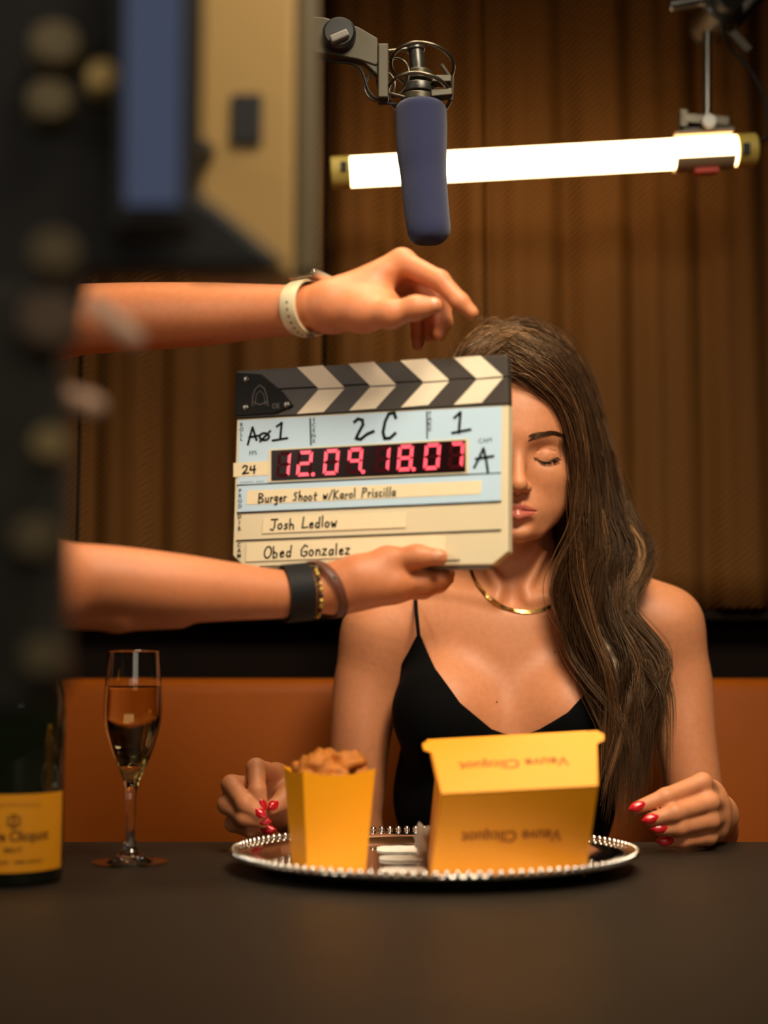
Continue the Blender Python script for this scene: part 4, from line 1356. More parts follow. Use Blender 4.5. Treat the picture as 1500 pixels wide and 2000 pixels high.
W.chain([wr, P(1352, 1565, 1.565), P(1322, 1585, 1.530), P(1290, 1598, 1.515)], [0.016, 0.013, 0.0100, 0.0080], 0.006)
# her right hand (left in the picture)
LH = [
    [(540, 1515, 1.560), (500, 1500, 1.520), (503, 1545, 1.497), (511, 1573, 1.495)],
    [(532, 1540, 1.555), (452, 1533, 1.515), (478, 1570, 1.490), (507, 1590, 1.489)],
    [(532, 1570, 1.555), (443, 1572, 1.515), (475, 1596, 1.494), (514, 1605, 1.494)],
    [(540, 1598, 1.560), (456, 1608, 1.525), (490, 1622, 1.505), (524, 1623, 1.505)]]
wl_ = P(572, 1588, 1.60)
for f_, r_ in zip(LH, FR):
    q = [P(*p) for p in f_]
    W.cone(wl_, q[0], 0.0165, r_[0] * 1.15, 0.014)
    finger(W, q, r_)
W.chain([wl_, P(565, 1540, 1.555), P(555, 1560, 1.525), P(531, 1577, 1.512)], [0.016, 0.013, 0.0098, 0.0076], 0.006)
# head
def hell(x, y, z, r, k, op='add'): W.ell(HL(x, y, z), r, k, op, R=Rt.T)
def hcone(a, b, ra, rb, k, op='add'): W.cone(HL(*a), HL(*b), ra, rb, k, op)
hell(0, 0.012, 0.032, (0.073, 0.097, 0.090), 0.02)
hell(0, -0.032, -0.022, (0.0585, 0.055, 0.074), 0.03)
for s_ in (-1, 1):
    hcone((s_ * .050, .004, -.040), (s_ * .022, -.062, -.084), .017, .014, .022)
    hell(s_ * .036, -.050, -.048, (.024, .022, .026), .025)
    hell(s_ * .040, -.058, -.020, (.022, .020, .018), .022)
    hcone((s_ * .010, -.081, .022), (s_ * .043, -.066, .024), .0095, .0100, .014)
hell(0, -.072, -.0875, (.0165, .0155, .0145), .016)
hell(0, -.073, -.062, (.029, .019, .022), .016)
hell(0, -.066, .045, (.045, .022, .035), .03)
# nose
hcone((0, -.083, .016), (0, -.1045, -.029), .0068, .0086, .010)
hell(0, -.1058, -.0328, (.0092, .0090, .0082), .006)
for s_ in (-1, 1):
    hell(s_ * .0098, -.0955, -.0360, (.0064, .0092, .0064), .005)
    hell(s_ * .033, -.0965, .0030, (.0165, .0145, .0105), .014, 'cut')
    hell(s_ * .033, -.0685, .0005, (.0155, .0150, .0125), .005)
    # lid crease and lash line
    cr = [HL(s_ * .0205, -.0800, .0040), HL(s_ * .027, -.0835, .0083), HL(s_ * .035, -.0830, .0088), HL(s_ * .045, -.0765, .0050)]
    W.chain(cr, [.0006, .0010, .0010, .0006], .0016, 'cut')
    ll = [HL(s_ * .0190, -.0795, -.0015), HL(s_ * .026, -.0838, -.0055), HL(s_ * .034, -.0842, -.0068), HL(s_ * .042, -.0800, -.0050), HL(s_ * .048, -.0740, -.0015)]
    W.chain(ll, [.0006, .0009, .0010, .0009, .0005], .0014, 'cut')
    hell(s_ * .0056, -.1012, -.0425, (.0030, .0042, .0024), .002, 'cut')
hcone((0, -.094, -.0385), (0, -.101, -.0412), .0038, .0036, .004)
# lips
for s_ in (-1, 1):
    hcone((s_ * .0045, -.0915, -.0575), (s_ * .0205, -.0825, -.0635), .0050, .0020, .004)
    hcone((0, -.0905, -.0695), (s_ * .0180, -.0830, -.0668), .0064, .0026, .004)
    hcone((s_ * .0, -.0975, -.0640), (s_ * .0215, -.0860, -.0642), .0009, .0007, .0018, 'cut')
hcone((0, -.0960, -.0445), (0, -.0955, -.0520), .0016, .0020, .004, 'cut')
hcone((-.012, -.0885, -.0800), (.012, -.0885, -.0800), .0035, .0035, .010, 'cut')
V, Q = W.mesh()
loc = (V - HO) @ Rt
ax_ = np.abs(loc[:, 0])
up = -.0545 - .0085 * (ax_ / .0228) ** 1.5 - 0.0015 * np.exp(-(ax_ / .0025) ** 2)
lo = -.0752 + .0105 * (ax_ / .0228) ** 2
lip = np.clip((up - loc[:, 2]) / .0012 + .5, 0, 1) * np.clip((loc[:, 2] - lo) / .0012 + .5, 0, 1) * (ax_ < .0238) * (loc[:, 1] < -.074) * np.clip((.0238 - ax_) / .002, 0, 1)
body = mesh_from(V, Q, 'body', M_SKIN, woman, {'lip': lip})
del W

# black strappy top: a thin layer over the torso
T = Field(axis_pts([(-0.05, 0.0022), (0.33, None)]), axis_pts([(1.60, 0.0022), (1.95, None)]), axis_pts([(-0.50, 0.004), (-0.25, 0.0022), (0.06, None)]))
torso(T)
T.F -= 0.0030
def XZ(px, py, d=1.70):
    q = P(px, py, d); return (q[0], q[2])
front = [XZ(815, 1240), XZ(824, 1240), XZ(850, 1305), XZ(897, 1372), XZ(960, 1424), XZ(1010, 1442), XZ(1052, 1424), XZ(1105, 1390), XZ(1166, 1324), XZ(1186, 1240), XZ(1196, 1240),
         XZ(1215, 1310), XZ(1250, 1345), XZ(1300, 1600), (0.42, -0.50), (-0.12, -0.50), XZ(700, 1600), XZ(748, 1345), XZ(775, 1312), XZ(800, 1270)]
sl = (slice(None), slice(None), slice(None))
X, Y, Z = T.grid(sl)
pf2 = poly_sdf(T.xs[:, None], T.zs[None, :], front).astype(np.float32)[:, None, :]
backp = poly_sdf(T.xs[:, None], T.zs[None, :], [XZ(700, 1345), XZ(1300, 1345), (0.42, -0.50), (-0.12, -0.50)]).astype(np.float32)[:, None, :]
ysw = 1.80
pol = np.where(Y < ysw, pf2, backp)
T.F = np.maximum(T.F, pol)
V, Q = T.mesh()
mesh_from(V, Q, 'black_top', M_CAMI, woman)
del T
# straps over the shoulders
for a in ([(818, 1246, 1.712), (815, 1215, 1.722), (812, 1180, 1.742), (812, 1155, 1.775), (815, 1150, 1.815), (815, 1200, 1.865)],
          [(1191, 1246, 1.712), (1190, 1215, 1.722), (1190, 1180, 1.742), (1190, 1150, 1.775), (1190, 1148, 1.815), (1190, 1200, 1.865)]):
    MB().tube(spline([P(*p) for p in a], 30), 0.0024, 8).build('shoulder_strap', M_CAMI, woman, smooth='all')

# trousers and shoes under the table
L = Field(axis_pts([(-0.10, 0.006), (0.40, None)]), axis_pts([(1.30, 0.006), (1.98, None)]), axis_pts([(-0.95, 0.006), (-0.25, None)]))
L.cone(hip + np.array([-0.07, 0.01, 0]), hip + np.array([0.07, 0.01, 0]), 0.112, 0.112, 0.05)
for s_ in (-1, 1):
    kn_ = hip + np.array([s_ * 0.09, -0.385, 0.0])
    L.chain([hip + np.array([s_ * 0.08, 0, 0]), kn_, kn_ + np.array([0, 0.02, -0.42])], [0.085, 0.062, 0.042], 0.03)
V, Q = L.mesh()
mesh_from(V, Q, 'trousers', M_TROUSER, woman)
for s_ in (-1, 1):
    L = Field(axis_pts([(hip[0] + s_ * 0.09 - 0.06, 0.005), (hip[0] + s_ * 0.09 + 0.06, None)]), axis_pts([(1.24, 0.005), (1.52, None)]), axis_pts([(FLOOR_Z + 0.003, 0.005), (-0.82, None)]))
    L.chain([(hip[0] + s_ * 0.09, 1.44, -0.905), (hip[0] + s_ * 0.09, 1.30, -0.918)], [0.036, 0.028], 0.02)
    L.cone((hip[0] + s_ * 0.09, 1.435, -0.90), (hip[0] + s_ * 0.09, 1.435, -0.86), 0.036, 0.036, 0.02)
    V, Q = L.mesh()
    mesh_from(V, Q, 'shoe', M_BLACK, woman)

# red almond nails
M_NAIL = mat('red_polish', S(196, 22, 34), 0.18, coat=0.6)
for f_ in RH:
    nail(woman, P(*f_[3]), P(*f_[2]), (-0.25, -1, 0.35), 0.0190, 0.0105, M_NAIL, 0.62)
for f_ in LH:
    nail(woman, P(*f_[3]), P(*f_[2]), (0.15, -1, 0.4), 0.0165, 0.0100, M_NAIL, 0.55)
nail(woman, P(531, 1577, 1.512), P(555, 1560, 1.525), (0.1, -1, 0.3), 0.0165, 0.0105, M_NAIL, 0.55)

# hair --------------------------------------------------------------
def strands_mesh(paths, radii, tones, name, parent, sides=3):
    """paths: (N, M, 3) array"""
    N, Mm, _ = paths.shape
    T_ = np.gradient(paths, axis=1)
    T_ /= np.linalg.norm(T_, axis=2, keepdims=True) + 1e-12
    ref = np.broadcast_to(np.array([0.3, 1.0, 0.1]), T_.shape)
    U = np.cross(T_, ref); U /= np.linalg.norm(U, axis=2, keepdims=True) + 1e-9
    Wd = np.cross(T_, U)
    prof_ = np.minimum(1, np.minimum(np.linspace(0, 1, Mm) * 12 + .4, (1 - np.linspace(0, 1, Mm)) * 5 + .15))
    R = radii[:, None] * prof_[None, :]
    rings = []
    for k_ in range(sides):
        a = 2 * math.pi * k_ / sides + 0.5
        rings.append(paths + (U * math.cos(a) + Wd * math.sin(a)) * R[:, :, None])
    V = np.stack(rings, 2).reshape(-1, 3)
    base = (np.arange(N) * Mm * sides)[:, None, None] + (np.arange(Mm - 1) * sides)[None, :, None]
    k_ = np.arange(sides)[None, None, :]; k2 = (k_ + 1) % sides
    Qs = np.stack([base + k_, base + k2, base + sides + k2, base + sides + k_], -1).reshape(-1, 4)
    tn = np.repeat(tones, Mm * sides)
    return mesh_from(V, Qs, name, M_HAIR, parent, {'tone': tn})

OD = 0.062     # depth offset of the hair guides
inner = [(990, 690, 1.592), (1012, 712, 1.572), (1050, 735, 1.565), (1098, 785, 1.575), (1122, 860, 1.585), (1130, 940, 1.592), (1124, 1010, 1.594), (1110, 1075, 1.602), (1103, 1150, 1.612),
         (1122, 1230, 1.612), (1160, 1312, 1.600), (1190, 1395, 1.590), (1194, 1490, 1.582), (1178, 1640, 1.565)]
outer = [(988, 648, 1.690), (1035, 648, 1.700), (1100, 682, 1.705), (1148, 756, 1.705), (1178, 850, 1.700), (1198, 930, 1.695), (1222, 1005, 1.685), (1262, 1072, 1.665), (1246, 1130, 1.645),
         (1222, 1200, 1.632), (1284, 1285, 1.610), (1292, 1345, 1.596), (1280, 1440, 1.586), (1272, 1610, 1.570)]
inn_w = spline([P(a, b, d + OD) for a, b, d in inner], 60)
out_w = spline([P(a, b, d + OD) for a, b, d in outer], 60)
rs_ = np.random.RandomState(7)
def head_push(Pts, amt=0.0):
    """keep strands outside the skull"""
    l = (Pts - HO) @ Rt
    c = np.array([0, 0.012, 0.032]); r = np.array([0.073, 0.097, 0.090]) + 0.006 + amt
    q = (l - c) / r
    n = np.linalg.norm(q, axis=-1, keepdims=True)
    msk = (n < 1) & (l[..., 2:3] > -0.03)
    l = np.where(msk, c + q / n * r, l)
    return HO + l @ Rt.T

def bundle(inn_c, out_c, ncl, per, thick, seed, spread=0.0055, wave=0.010, mir=False):
    rs = np.random.RandomState(seed)
    M_ = inn_c.shape[0]
    t = np.linspace(0, 1, M_)
    P_all = []; tone = []; rad = []
    for c in range(ncl):
        u = (c + rs.uniform(0.1, 0.9)) / ncl
        dep = rs.uniform(-1, 1)
        ph, fr = rs.uniform(0, 6.28), rs.uniform(1.8, 2.9)
        am = wave * rs.uniform(0.4, 1.1)
        base_t = 0.04 + 0.92 * rs.beta(0.9, 1.9)
        ctr = inn_c * (1 - u) + out_c * u
        ctr = ctr + np.stack([am * np.sin(fr * 6.28 * t + ph) * np.clip((t - 0.25) * 2, 0, 1),
                              am * 0.7 * np.cos(fr * 6.28 * t + ph * 1.3) * np.clip((t - 0.25) * 2, 0, 1) + dep * thick * np.clip(t * 3, 0.15, 1) * (0.6 + 0.4 * np.sin(3.1 * t)),
                              0.25 * am * np.sin(fr * 3.1 * t + ph)], 1)
        ln = rs.uniform(0.92, 1.0)
        for s_ in range(per):
            o = rs.normal(0, 1, 3) * spread
            tw = rs.uniform(-1.2, 1.2)
            cw = 1.0 + 0.9 * np.exp(-((t - 0.12) / 0.12) ** 2) - 0.35 * np.clip((t - .3), 0, 1)
            off = np.stack([o[0] * np.cos(tw * t) - o[1] * np.sin(tw * t), o[0] * np.sin(tw * t) + o[1] * np.cos(tw * t), o[2] * np.ones_like(t)], 1) * cw[:, None]
            fly = 0.0 if rs.rand() > 0.03 else rs.uniform(0.006, 0.02)
            if fly:
                off = off + np.stack([np.sin(t * rs.uniform(2, 5) + rs.uniform(0, 6)), np.cos(t * 3 + rs.uniform(0, 6)), np.sin(t * 2.5)], 1) * fly * t[:, None]
            p = ctr + off
            le = ln * rs.uniform(0.93, 1.0)
            ti = t * le * (M_ - 1)
            i0 = np.minimum(ti.astype(int), M_ - 2); ff = (ti - i0)[:, None]
            P_all.append(p[i0] * (1 - ff) + p[i0 + 1] * ff)
            tone.append(base_t + rs.normal(0, 0.07)); rad.append(rs.uniform(0.00028, 0.00052) if not fly else 0.00018)
    return np.array(P_all), np.array(rad), np.array(tone)

Pa, ra, ta = bundle(inn_w, out_w, 80, 36, 0.016, 3, 0.0040, 0.017)
# crown layer: short sweeping strands that hide the scalp beside the parting
top_in = spline([P(a, b, d + OD) for a, b, d in [(989, 700, 1.585), (1010, 712, 1.570), (1046, 730, 1.564), (1095, 780, 1.575), (1124, 860, 1.588), (1136, 950, 1.595), (1142, 1020, 1.60)]], 60)
top_out = spline([P(a, b, d + OD) for a, b, d in [(988, 648, 1.66), (1030, 652, 1.675), (1090, 690, 1.688), (1132, 756, 1.695), (1162, 850, 1.69), (1180, 930, 1.685), (1196, 1000, 1.68)]], 60)
Pb, rb_, tb_ = bundle(top_in, top_out, 34, 40, 0.004, 5, 0.0045, 0.003)
# other side of the parting, falling behind the shoulder
lf_in = spline([P(a, b, d + OD) for a, b, d in [(986, 690, 1.590), (965, 712, 1.572), (925, 745, 1.572), (905, 800, 1.585), (893, 870, 1.60), (888, 960, 1.63), (885, 1050, 1.70), (880, 1130, 1.78), (870, 1220, 1.84), (865, 1330, 1.85)]], 60)
lf_out = spline([P(a, b, d + OD) for a, b, d in [(986, 650, 1.69), (955, 655, 1.70), (905, 695, 1.705), (868, 770, 1.71), (850, 860, 1.715), (845, 950, 1.73), (848, 1040, 1.76), (850, 1130, 1.82), (845, 1220, 1.85), (840, 1330, 1.86)]], 60)
Pc, rc_, tc2 = bundle(lf_in, lf_out, 30, 34, 0.008, 9, 0.005, 0.004)
allP = np.concatenate([Pa, Pb, Pc]); allP = head_push(allP)
hair = strands_mesh(allP, np.concatenate([ra, rb_, rc_]), np.concatenate([ta + 0.04, tb_ + 0.14, tc2 + 0.10]), 'hair', woman)  # crown strands toned lighter to paint in the tube light they catch
hair['label'] = 'long wavy brown hair with lighter strands'

# dark inner mass of the hair so the locks have body
Hm = Field(axis_pts([(0.04, 0.003), (0.36, None)]), axis_pts([(1.58, 0.003), (1.95, None)]), axis_pts([(-0.20, 0.003), (0.42, None)]))
mid = (inn_w + out_w) / 2
for i in range(6, 52, 2):
    hw = np.linalg.norm(out_w[i] - inn_w[i]) * 0.5
    a, b = inn_w[i] * .72 + out_w[i] * .28, inn_w[i] * .28 + out_w[i] * .72
    a2, b2 = inn_w[i + 2] * .72 + out_w[i + 2] * .28, inn_w[i + 2] * .28 + out_w[i + 2] * .72
    r = min(0.016, hw * 0.42)
    for q0, q1 in ((a, a2), (b, b2), ((a + b) / 2, (a2 + b2) / 2)):
        Hm.cone(q0 + np.array([0, 0.006, 0]), q1 + np.array([0, 0.006, 0]), r * 0.85, r * 0.85, 0.012)
lm = (lf_in + lf_out) / 2
Hm.limb([HL(.058, .030, -.01), P(1118, 1030, 1.775), P(1140, 1150, 1.765)], [.026, .028, .026], 0.012)
Hm.limb([HL(.040, .070, -.03), P(1075, 1060, 1.835), P(1085, 1180, 1.875)], [.030, .030, .026], 0.012)
for i in range(8, 56, 3):
    Hm.cone(lm[i], lm[i + 3], 0.018, 0.018, 0.012)
H2 = Field(Hm.xs, Hm.ys, Hm.zs)
H2.ell(HL(0, 0.012, 0.032), (0.0765, 0.1005, 0.0935), 0.01, R=Rt.T)
# open the cap over the face
gx, gy, gz = H2.grid((slice(None),) * 3)
lx = (gx - HO[0]) * Rt[0, 0] + (gy - HO[1]) * Rt[1, 0] + (gz - HO[2]) * Rt[2, 0]
ly = (gx - HO[0]) * Rt[0, 1] + (gy - HO[1]) * Rt[1, 1] + (gz - HO[2]) * Rt[2, 1]
lz_ = (gx - HO[0]) * Rt[0, 2] + (gy - HO[1]) * Rt[1, 2] + (gz - HO[2]) * Rt[2, 2]
facecut = np.maximum(np.sqrt((lx / 0.066) ** 2 + ((lz_ - 0.0) / 0.094) ** 2) - 1, (ly + 0.02) / 0.06) * 0.06
H2.F = np.maximum(H2.F, -facecut.astype(np.float32))
H2.F = np.maximum(H2.F, (-(lz_ + 0.11)).astype(np.float32))
Hm.F = np.minimum(Hm.F, H2.F)
V, Q = Hm.mesh()
mesh_from(V, Q, 'inner_hair', M_HAIR, woman, {'tone': np.full(len(V), 0.12)})
del Hm, H2

# eyebrows and lashes
from mathutils.bvhtree import BVHTree
bv = [Vector(v.co) + Vector(tuple(root_offset(woman))) for v in body.data.vertices]
near = [p.vertices[:] for p in body.data.polygons]
tree = BVHTree.FromPolygons(bv, near)
fwd_ = Vector(tuple(Rt @ np.array([0, 1.0, 0])))
def on_face(x, z):
    h = tree.ray_cast(Vector(tuple(HL(x, -0.2, z))), fwd_)
    return np.array(h[0]) if h[0] is not None else HL(x, -0.08, z)
rs = np.random.RandomState(11)
for s_ in (-1, 1):
    pth = []
    for i in range(260):
        u = rs.rand()
        x = .0105 + .046 * u
        zc = .0205 + .0075 * math.sin(min(u * 1.25, 1.25) * 1.45) - .0065 * max(0, u - .62) / .38
        hw = .0034 * (1 - .72 * u ** 1.6)
        z = zc + rs.uniform(-1, 1) * hw
        x2 = x + .006 + .002 * u; z2 = z + (.0035 * (1 - 1.5 * u))
        ps = []
        for q in np.linspace(0, 1, 5):
            ps.append(on_face(s_ * (x + (x2 - x) * q), z + (z2 - z) * q) + Rt @ np.array([0, -.0004 - .0007 * q, 0]))
        pth.append(ps)
    strands_mesh(np.array(pth), np.full(len(pth), .00019), np.full(len(pth), .30), 'eyebrow', woman)
    pth = []
    for i in range(90):
        u = rs.rand()
        x = .0195 + .0285 * u
        z = -.0012 - .0058 * math.sin(math.pi * min(1, u * 1.0)) + rs.normal(0, .0003)
        p0 = on_face(s_ * x, z)
        L_ = .0065 * (0.55 + .55 * u)
        ps = [p0 + Rt @ np.array([s_ * L_ * q * (.1 + .75 * (u - .3)), -L_ * .75 * q, -L_ * (.75 * q - .35 * q * q)]) for q in np.linspace(0, 1, 6)]
        pth.append(ps)
    strands_mesh(np.array(pth), np.full(len(pth), .00030), np.full(len(pth), .0), 'eyelashes', woman)
    ln_ = [on_face(s_ * (.0190 + .0295 * u), -.0012 - .0058 * math.sin(math.pi * u)) + Rt @ np.array([0, -.0002, 0]) for u in np.linspace(0, 1, 22)]
    MB().tube(ln_, [.0003 + .0005 * math.sin(math.pi * min(1, u * .9 + .05)) for u in np.linspace(0, 1, 22)], 6).build('lash_line', mat('kohl', (0.006, 0.004, 0.003, 1), 0.6), woman, smooth='all')

# necklace: flat gold herringbone chain lying on the chest
M_GOLD = mat('gold', (0.95, 0.62, 0.20, 1), 0.16, 1.0, bump=0.25, bscale=900)
def on_body(px, py, lift=0.0012):
    d = P(px, py, 1.0); dv = Vector(tuple(d / np.linalg.norm(d)))
    h = tree.ray_cast(Vector((0, 0, 0)), dv)
    q = np.array(h[0]); return q - d / np.linalg.norm(d) * lift, np.array(h[1])
npts = spline([(917, 1100, 0), (925, 1128, 0), (945, 1158, 0), (975, 1182, 0), (1010, 1194, 0), (1045, 1194, 0), (1080, 1182, 0), (1104, 1166, 0), (1112, 1130, 0), (1108, 1100, 0)], 70)
vs = []
ctrs = [on_body(a, b) for a, b, _ in npts]
side_pts = [np.array(c[0]) for c in ctrs]
# close the chain behind the neck
L0, R0_ = side_pts[0], side_pts[-1]
bk = spline([R0_, (R0_ + np.array([0.004, 0.045, 0.022])), (L0 + R0_) / 2 + np.array([0, 0.125, 0.032]), L0 + np.array([-0.004, 0.045, 0.022]), L0], 40)[1:-1]
loop_pts = np.array(side_pts + list(bk))
nlp = len(loop_pts)
sm = loop_pts.copy()
for _ in range(4):
    sm = (np.roll(sm, 1, 0) + 2 * sm + np.roll(sm, -1, 0)) / 4
cen = sm.mean(0)
vs = []
for i in range(nlp):
    t = sm[(i + 1) % nlp] - sm[i - 1]; t /= np.linalg.norm(t)
    if i < len(ctrs):
        nn = ctrs[i][1]
        nn = nn if nn[1] < 0 else -nn
    else:
        nn = sm[i] - cen
    nn = nn - t * (nn @ t); nn /= np.linalg.norm(nn)
    b = np.cross(t, nn)
    for du, dn in ((-.0027, 0), (-.0019, .0011), (.0019, .0011), (.0027, 0), (.0019, -.0006), (-.0019, -.0006)):
        vs.append(sm[i] + b * du + nn * dn)
fs = [(i * 6 + k_, i * 6 + (k_ + 1) % 6, ((i + 1) % nlp) * 6 + (k_ + 1) % 6, ((i + 1) % nlp) * 6 + k_) for i in range(nlp) for k_ in range(6)]
o = MB().add(vs, fs).build('necklace', M_GOLD, None, smooth=True)
bm = bmesh.new(); bm.from_mesh(o.data); bmesh.ops.recalc_face_normals(bm, faces=bm.faces[:]); bm.to_mesh(o.data); bm.free()
tag(o, 'flat gold chain necklace around the seated woman\'s neck', 'necklace')
# moles on the chest
for a, b in ((1084, 1274), (970, 1371)):
    q, n_ = on_body(a, b, 0.0)
    MB().sphere(q, 0.0012, 8, 6).build('mole', mat('mole_brown', (0.10, 0.03, 0.012, 1), 0.5), woman, smooth='all')

# ------------------------------------------------------------------ the person holding the slate
M_SKIN2 = skin_material('skin_tan', S(204, 126, 80), S(150, 80, 66))
holder = thing('person', 'person in a black T-shirt reaching in from the left with the clapperboard', 'person', (-0.64, 1.36, FLOOR_Z))
xs = axis_pts([(-0.86, 0.006), (-0.34, 0.003), (-0.09, 0.0016), (0.115, None)])
ys = axis_pts([(1.04, 0.006), (1.24, 0.0030), (1.295, 0.0017), (1.47, 0.0040), (1.68, None)])
zs = axis_pts([(-0.14, 0.006), (0.04, 0.0017), (0.115, 0.0040), (0.270, 0.0017), (0.405, 0.006), (0.78, None)])
A = Field(xs, ys, zs)
tx, ty = -0.645, 1.36
# torso, neck, head (outside the picture)
def trunk(F):
    F.ell((tx, ty, 0.10), (0.115, 0.165, 0.26), 0.05)
    F.chain([(tx, ty - 0.165, 0.33), (tx, ty, 0.37), (tx, ty + 0.165, 0.36)], [0.06, 0.075, 0.06], 0.05)
trunk(A)
A.cone((tx + 0.01, ty, 0.38), (tx + 0.035, ty, 0.52), 0.056, 0.054, 0.03)
A.ell((tx + 0.045, ty, 0.60), (0.096, 0.075, 0.118), 0.02)
A.ell((tx + 0.085, ty, 0.555), (0.05, 0.056, 0.065), 0.03)
A.cone((tx + 0.136, ty, 0.605), (tx + 0.152, ty, 0.578), 0.009, 0.013, 0.012)
for s_ in (-1, 1):
    A.ell((tx + 0.128, ty + s_ * 0.032, 0.605), (0.012, 0.014, 0.009), 0.008, 'cut')
    A.ell((tx + 0.112, ty + s_ * 0.032, 0.605), (0.014, 0.014, 0.012), 0.004)
    A.ell((tx + 0.03, ty + s_ * 0.077, 0.598), (0.016, 0.008, 0.028), 0.008)
A.cone((tx + 0.130, ty - 0.022, 0.535), (tx + 0.130, ty + 0.022, 0.535), 0.007, 0.007, 0.006)
A.cone((tx + 0.140, ty - 0.022, 0.5355), (tx + 0.140, ty + 0.022, 0.5355), 0.0015, 0.0015, 0.002, 'cut')
# left arm (upper in the picture): forearm comes towards the lens as it reaches the slate
eL = P(95, 628, 1.475)
A.chain([(tx, ty + 0.165, 0.355), eL], [0.056, 0.040], 0.03)
A.limb([eL, P(240, 620, 1.445), P(400, 614, 1.405), P(560, 606, 1.37), P(645, 600, 1.352)], [0.038, 0.0355, 0.0315, 0.0245, 0.0215], 0.015)
wU = P(650, 598, 1.352)
UH = [   # MCP, PIP, DIP, tip
    [(785, 512, 1.352), (858, 548, 1.330), (898, 590, 1.325), (921, 611, 1.325)],
    [(790, 520, 1.372), (862, 590, 1.360), (866, 630, 1.358), (858, 653, 1.357)],
    [(785, 532, 1.392), (842, 604, 1.385), (846, 640, 1.382), (840, 655, 1.380)],
    [(772, 548, 1.410), (816, 620, 1.402), (818, 655, 1.400), (816, 674, 1.398)]]
UR = [[.0118, .0098, .0086, .0066], [.0118, .0098, .0086, .0068], [.0112, .0092, .0081, .0064], [.0102, .0084, .0073, .0058]]
for f_, r_ in zip(UH, UR):
    q = [P(*p) for p in f_]
    A.cone(wU, q[0], 0.0175, r_[0] * 1.1, 0.016)
    finger(A, q, r_, web=0.007)
A.chain([wU, P(705, 612, 1.335), P(762, 614, 1.318), P(812, 601, 1.312), P(848, 597, 1.312)], [.0185, .0165, .0118, .0098, .0078], 0.010)
A.ell(P(725, 598, 1.345), (0.030, 0.020, 0.020), 0.015)
# right arm (lower in the picture)
eR = P(70, 1140, 1.255)
A.chain([(tx, ty - 0.165, 0.33), eR], [0.056, 0.042], 0.03)
A.limb([eR, P(180, 1134, 1.28), P(330, 1148, 1.31), P(450, 1155, 1.335), P(560, 1160, 1.358), P(660, 1150, 1.375)], [0.034, 0.0330, 0.0325, 0.0275, 0.0225, 0.0200], 0.015)
A.chain([P(90, 1182, 1.27), P(230, 1195, 1.295), P(350, 1198, 1.320)], [0.020, 0.018, 0.014], 0.006)
wD = P(660, 1148, 1.375)
DH_ = [
    [(775, 1138, 1.368), (830, 1136, 1.372), (862, 1127, 1.378), (876, 1120, 1.382)],
    [(772, 1150, 1.390), (826, 1150, 1.396), (858, 1140, 1.400), (874, 1130, 1.403)],
    [(768, 1152, 1.410), (812, 1152, 1.418), (842, 1142, 1.424), (856, 1132, 1.428)],
    [(758, 1152, 1.428), (792, 1152, 1.438), (818, 1142, 1.444), (830, 1132, 1.448)]]
for f_, r_ in zip(DH_, UR):
    q = [P(*p) for p in f_]
    A.cone(wD, q[0], 0.0170, r_[0] * 1.15, 0.016)
    finger(A, q, r_, web=0.007)
def slate_d(px, py):
    v_ = CAMB @ np.array([(px - 750) / FPX, (1000 - py) / FPX, 1.0])
    return float((v_ * (np.dot(SO, AZ) / np.dot(v_, AZ)))[1])
TH = [P(755, 1094, slate_d(755, 1094) - 0.0125), P(815, 1086, slate_d(815, 1086) - 0.0105), P(858, 1088, slate_d(858, 1088) - 0.0088)]
A.chain([wD, P(700, 1122, 1.366)] + TH, [.0180, .0165, .0118, .0094, .0080], 0.010)
A.ell(P(718, 1138, 1.368), (0.034, 0.020, 0.020), 0.015)
V, Q = A.mesh()
body2 = mesh_from(V, Q, 'body', M_SKIN2, holder, {'lip': np.zeros(len(V))})
del A
# T-shirt, trousers, shoes, hair
A = Field(axis_pts([(-0.84, 0.006), (-0.36, None)]), axis_pts([(1.06, 0.006), (1.68, None)]), axis_pts([(-0.22, 0.006), (0.48, None)]))
trunk(A)
A.cone((tx, ty, 0.05), (tx, ty, -0.12), 0.125, 0.125, 0.06)
A.cone((tx, ty + 0.165, 0.355), np.array((tx, ty + 0.165, 0.355)) * .45 + eL * .55, 0.060, 0.054, 0.02)
A.cone((tx, ty - 0.165, 0.33), np.array((tx, ty - 0.165, 0.33)) * .45 + eR * .55, 0.060, 0.056, 0.02)
A.F -= 0.006
A.F = np.maximum(A.F, -(A.zs[None, None, :] + 0.20))
V, Q = A.mesh()
mesh_from(V, Q, 't_shirt', M_BLACK, holder)
A = Field(axis_pts([(-0.86, 0.007), (-0.44, None)]), axis_pts([(1.10, 0.007), (1.62, None)]), axis_pts([(-0.92, 0.007), (-0.05, None)]))
A.cone((tx, ty - 0.05, -0.14), (tx, ty + 0.05, -0.14), 0.115, 0.115, 0.05)
for s_ in (-1, 1):
    A.chain([(tx, ty + s_ * .07, -0.16), (tx + 0.02, ty + s_ * .09, -0.50), (tx - 0.01, ty + s_ * .10, -0.88)], [0.085, 0.060, 0.046], 0.03)
V, Q = A.mesh()
mesh_from(V, Q, 'trousers', M_TROUSER, holder)
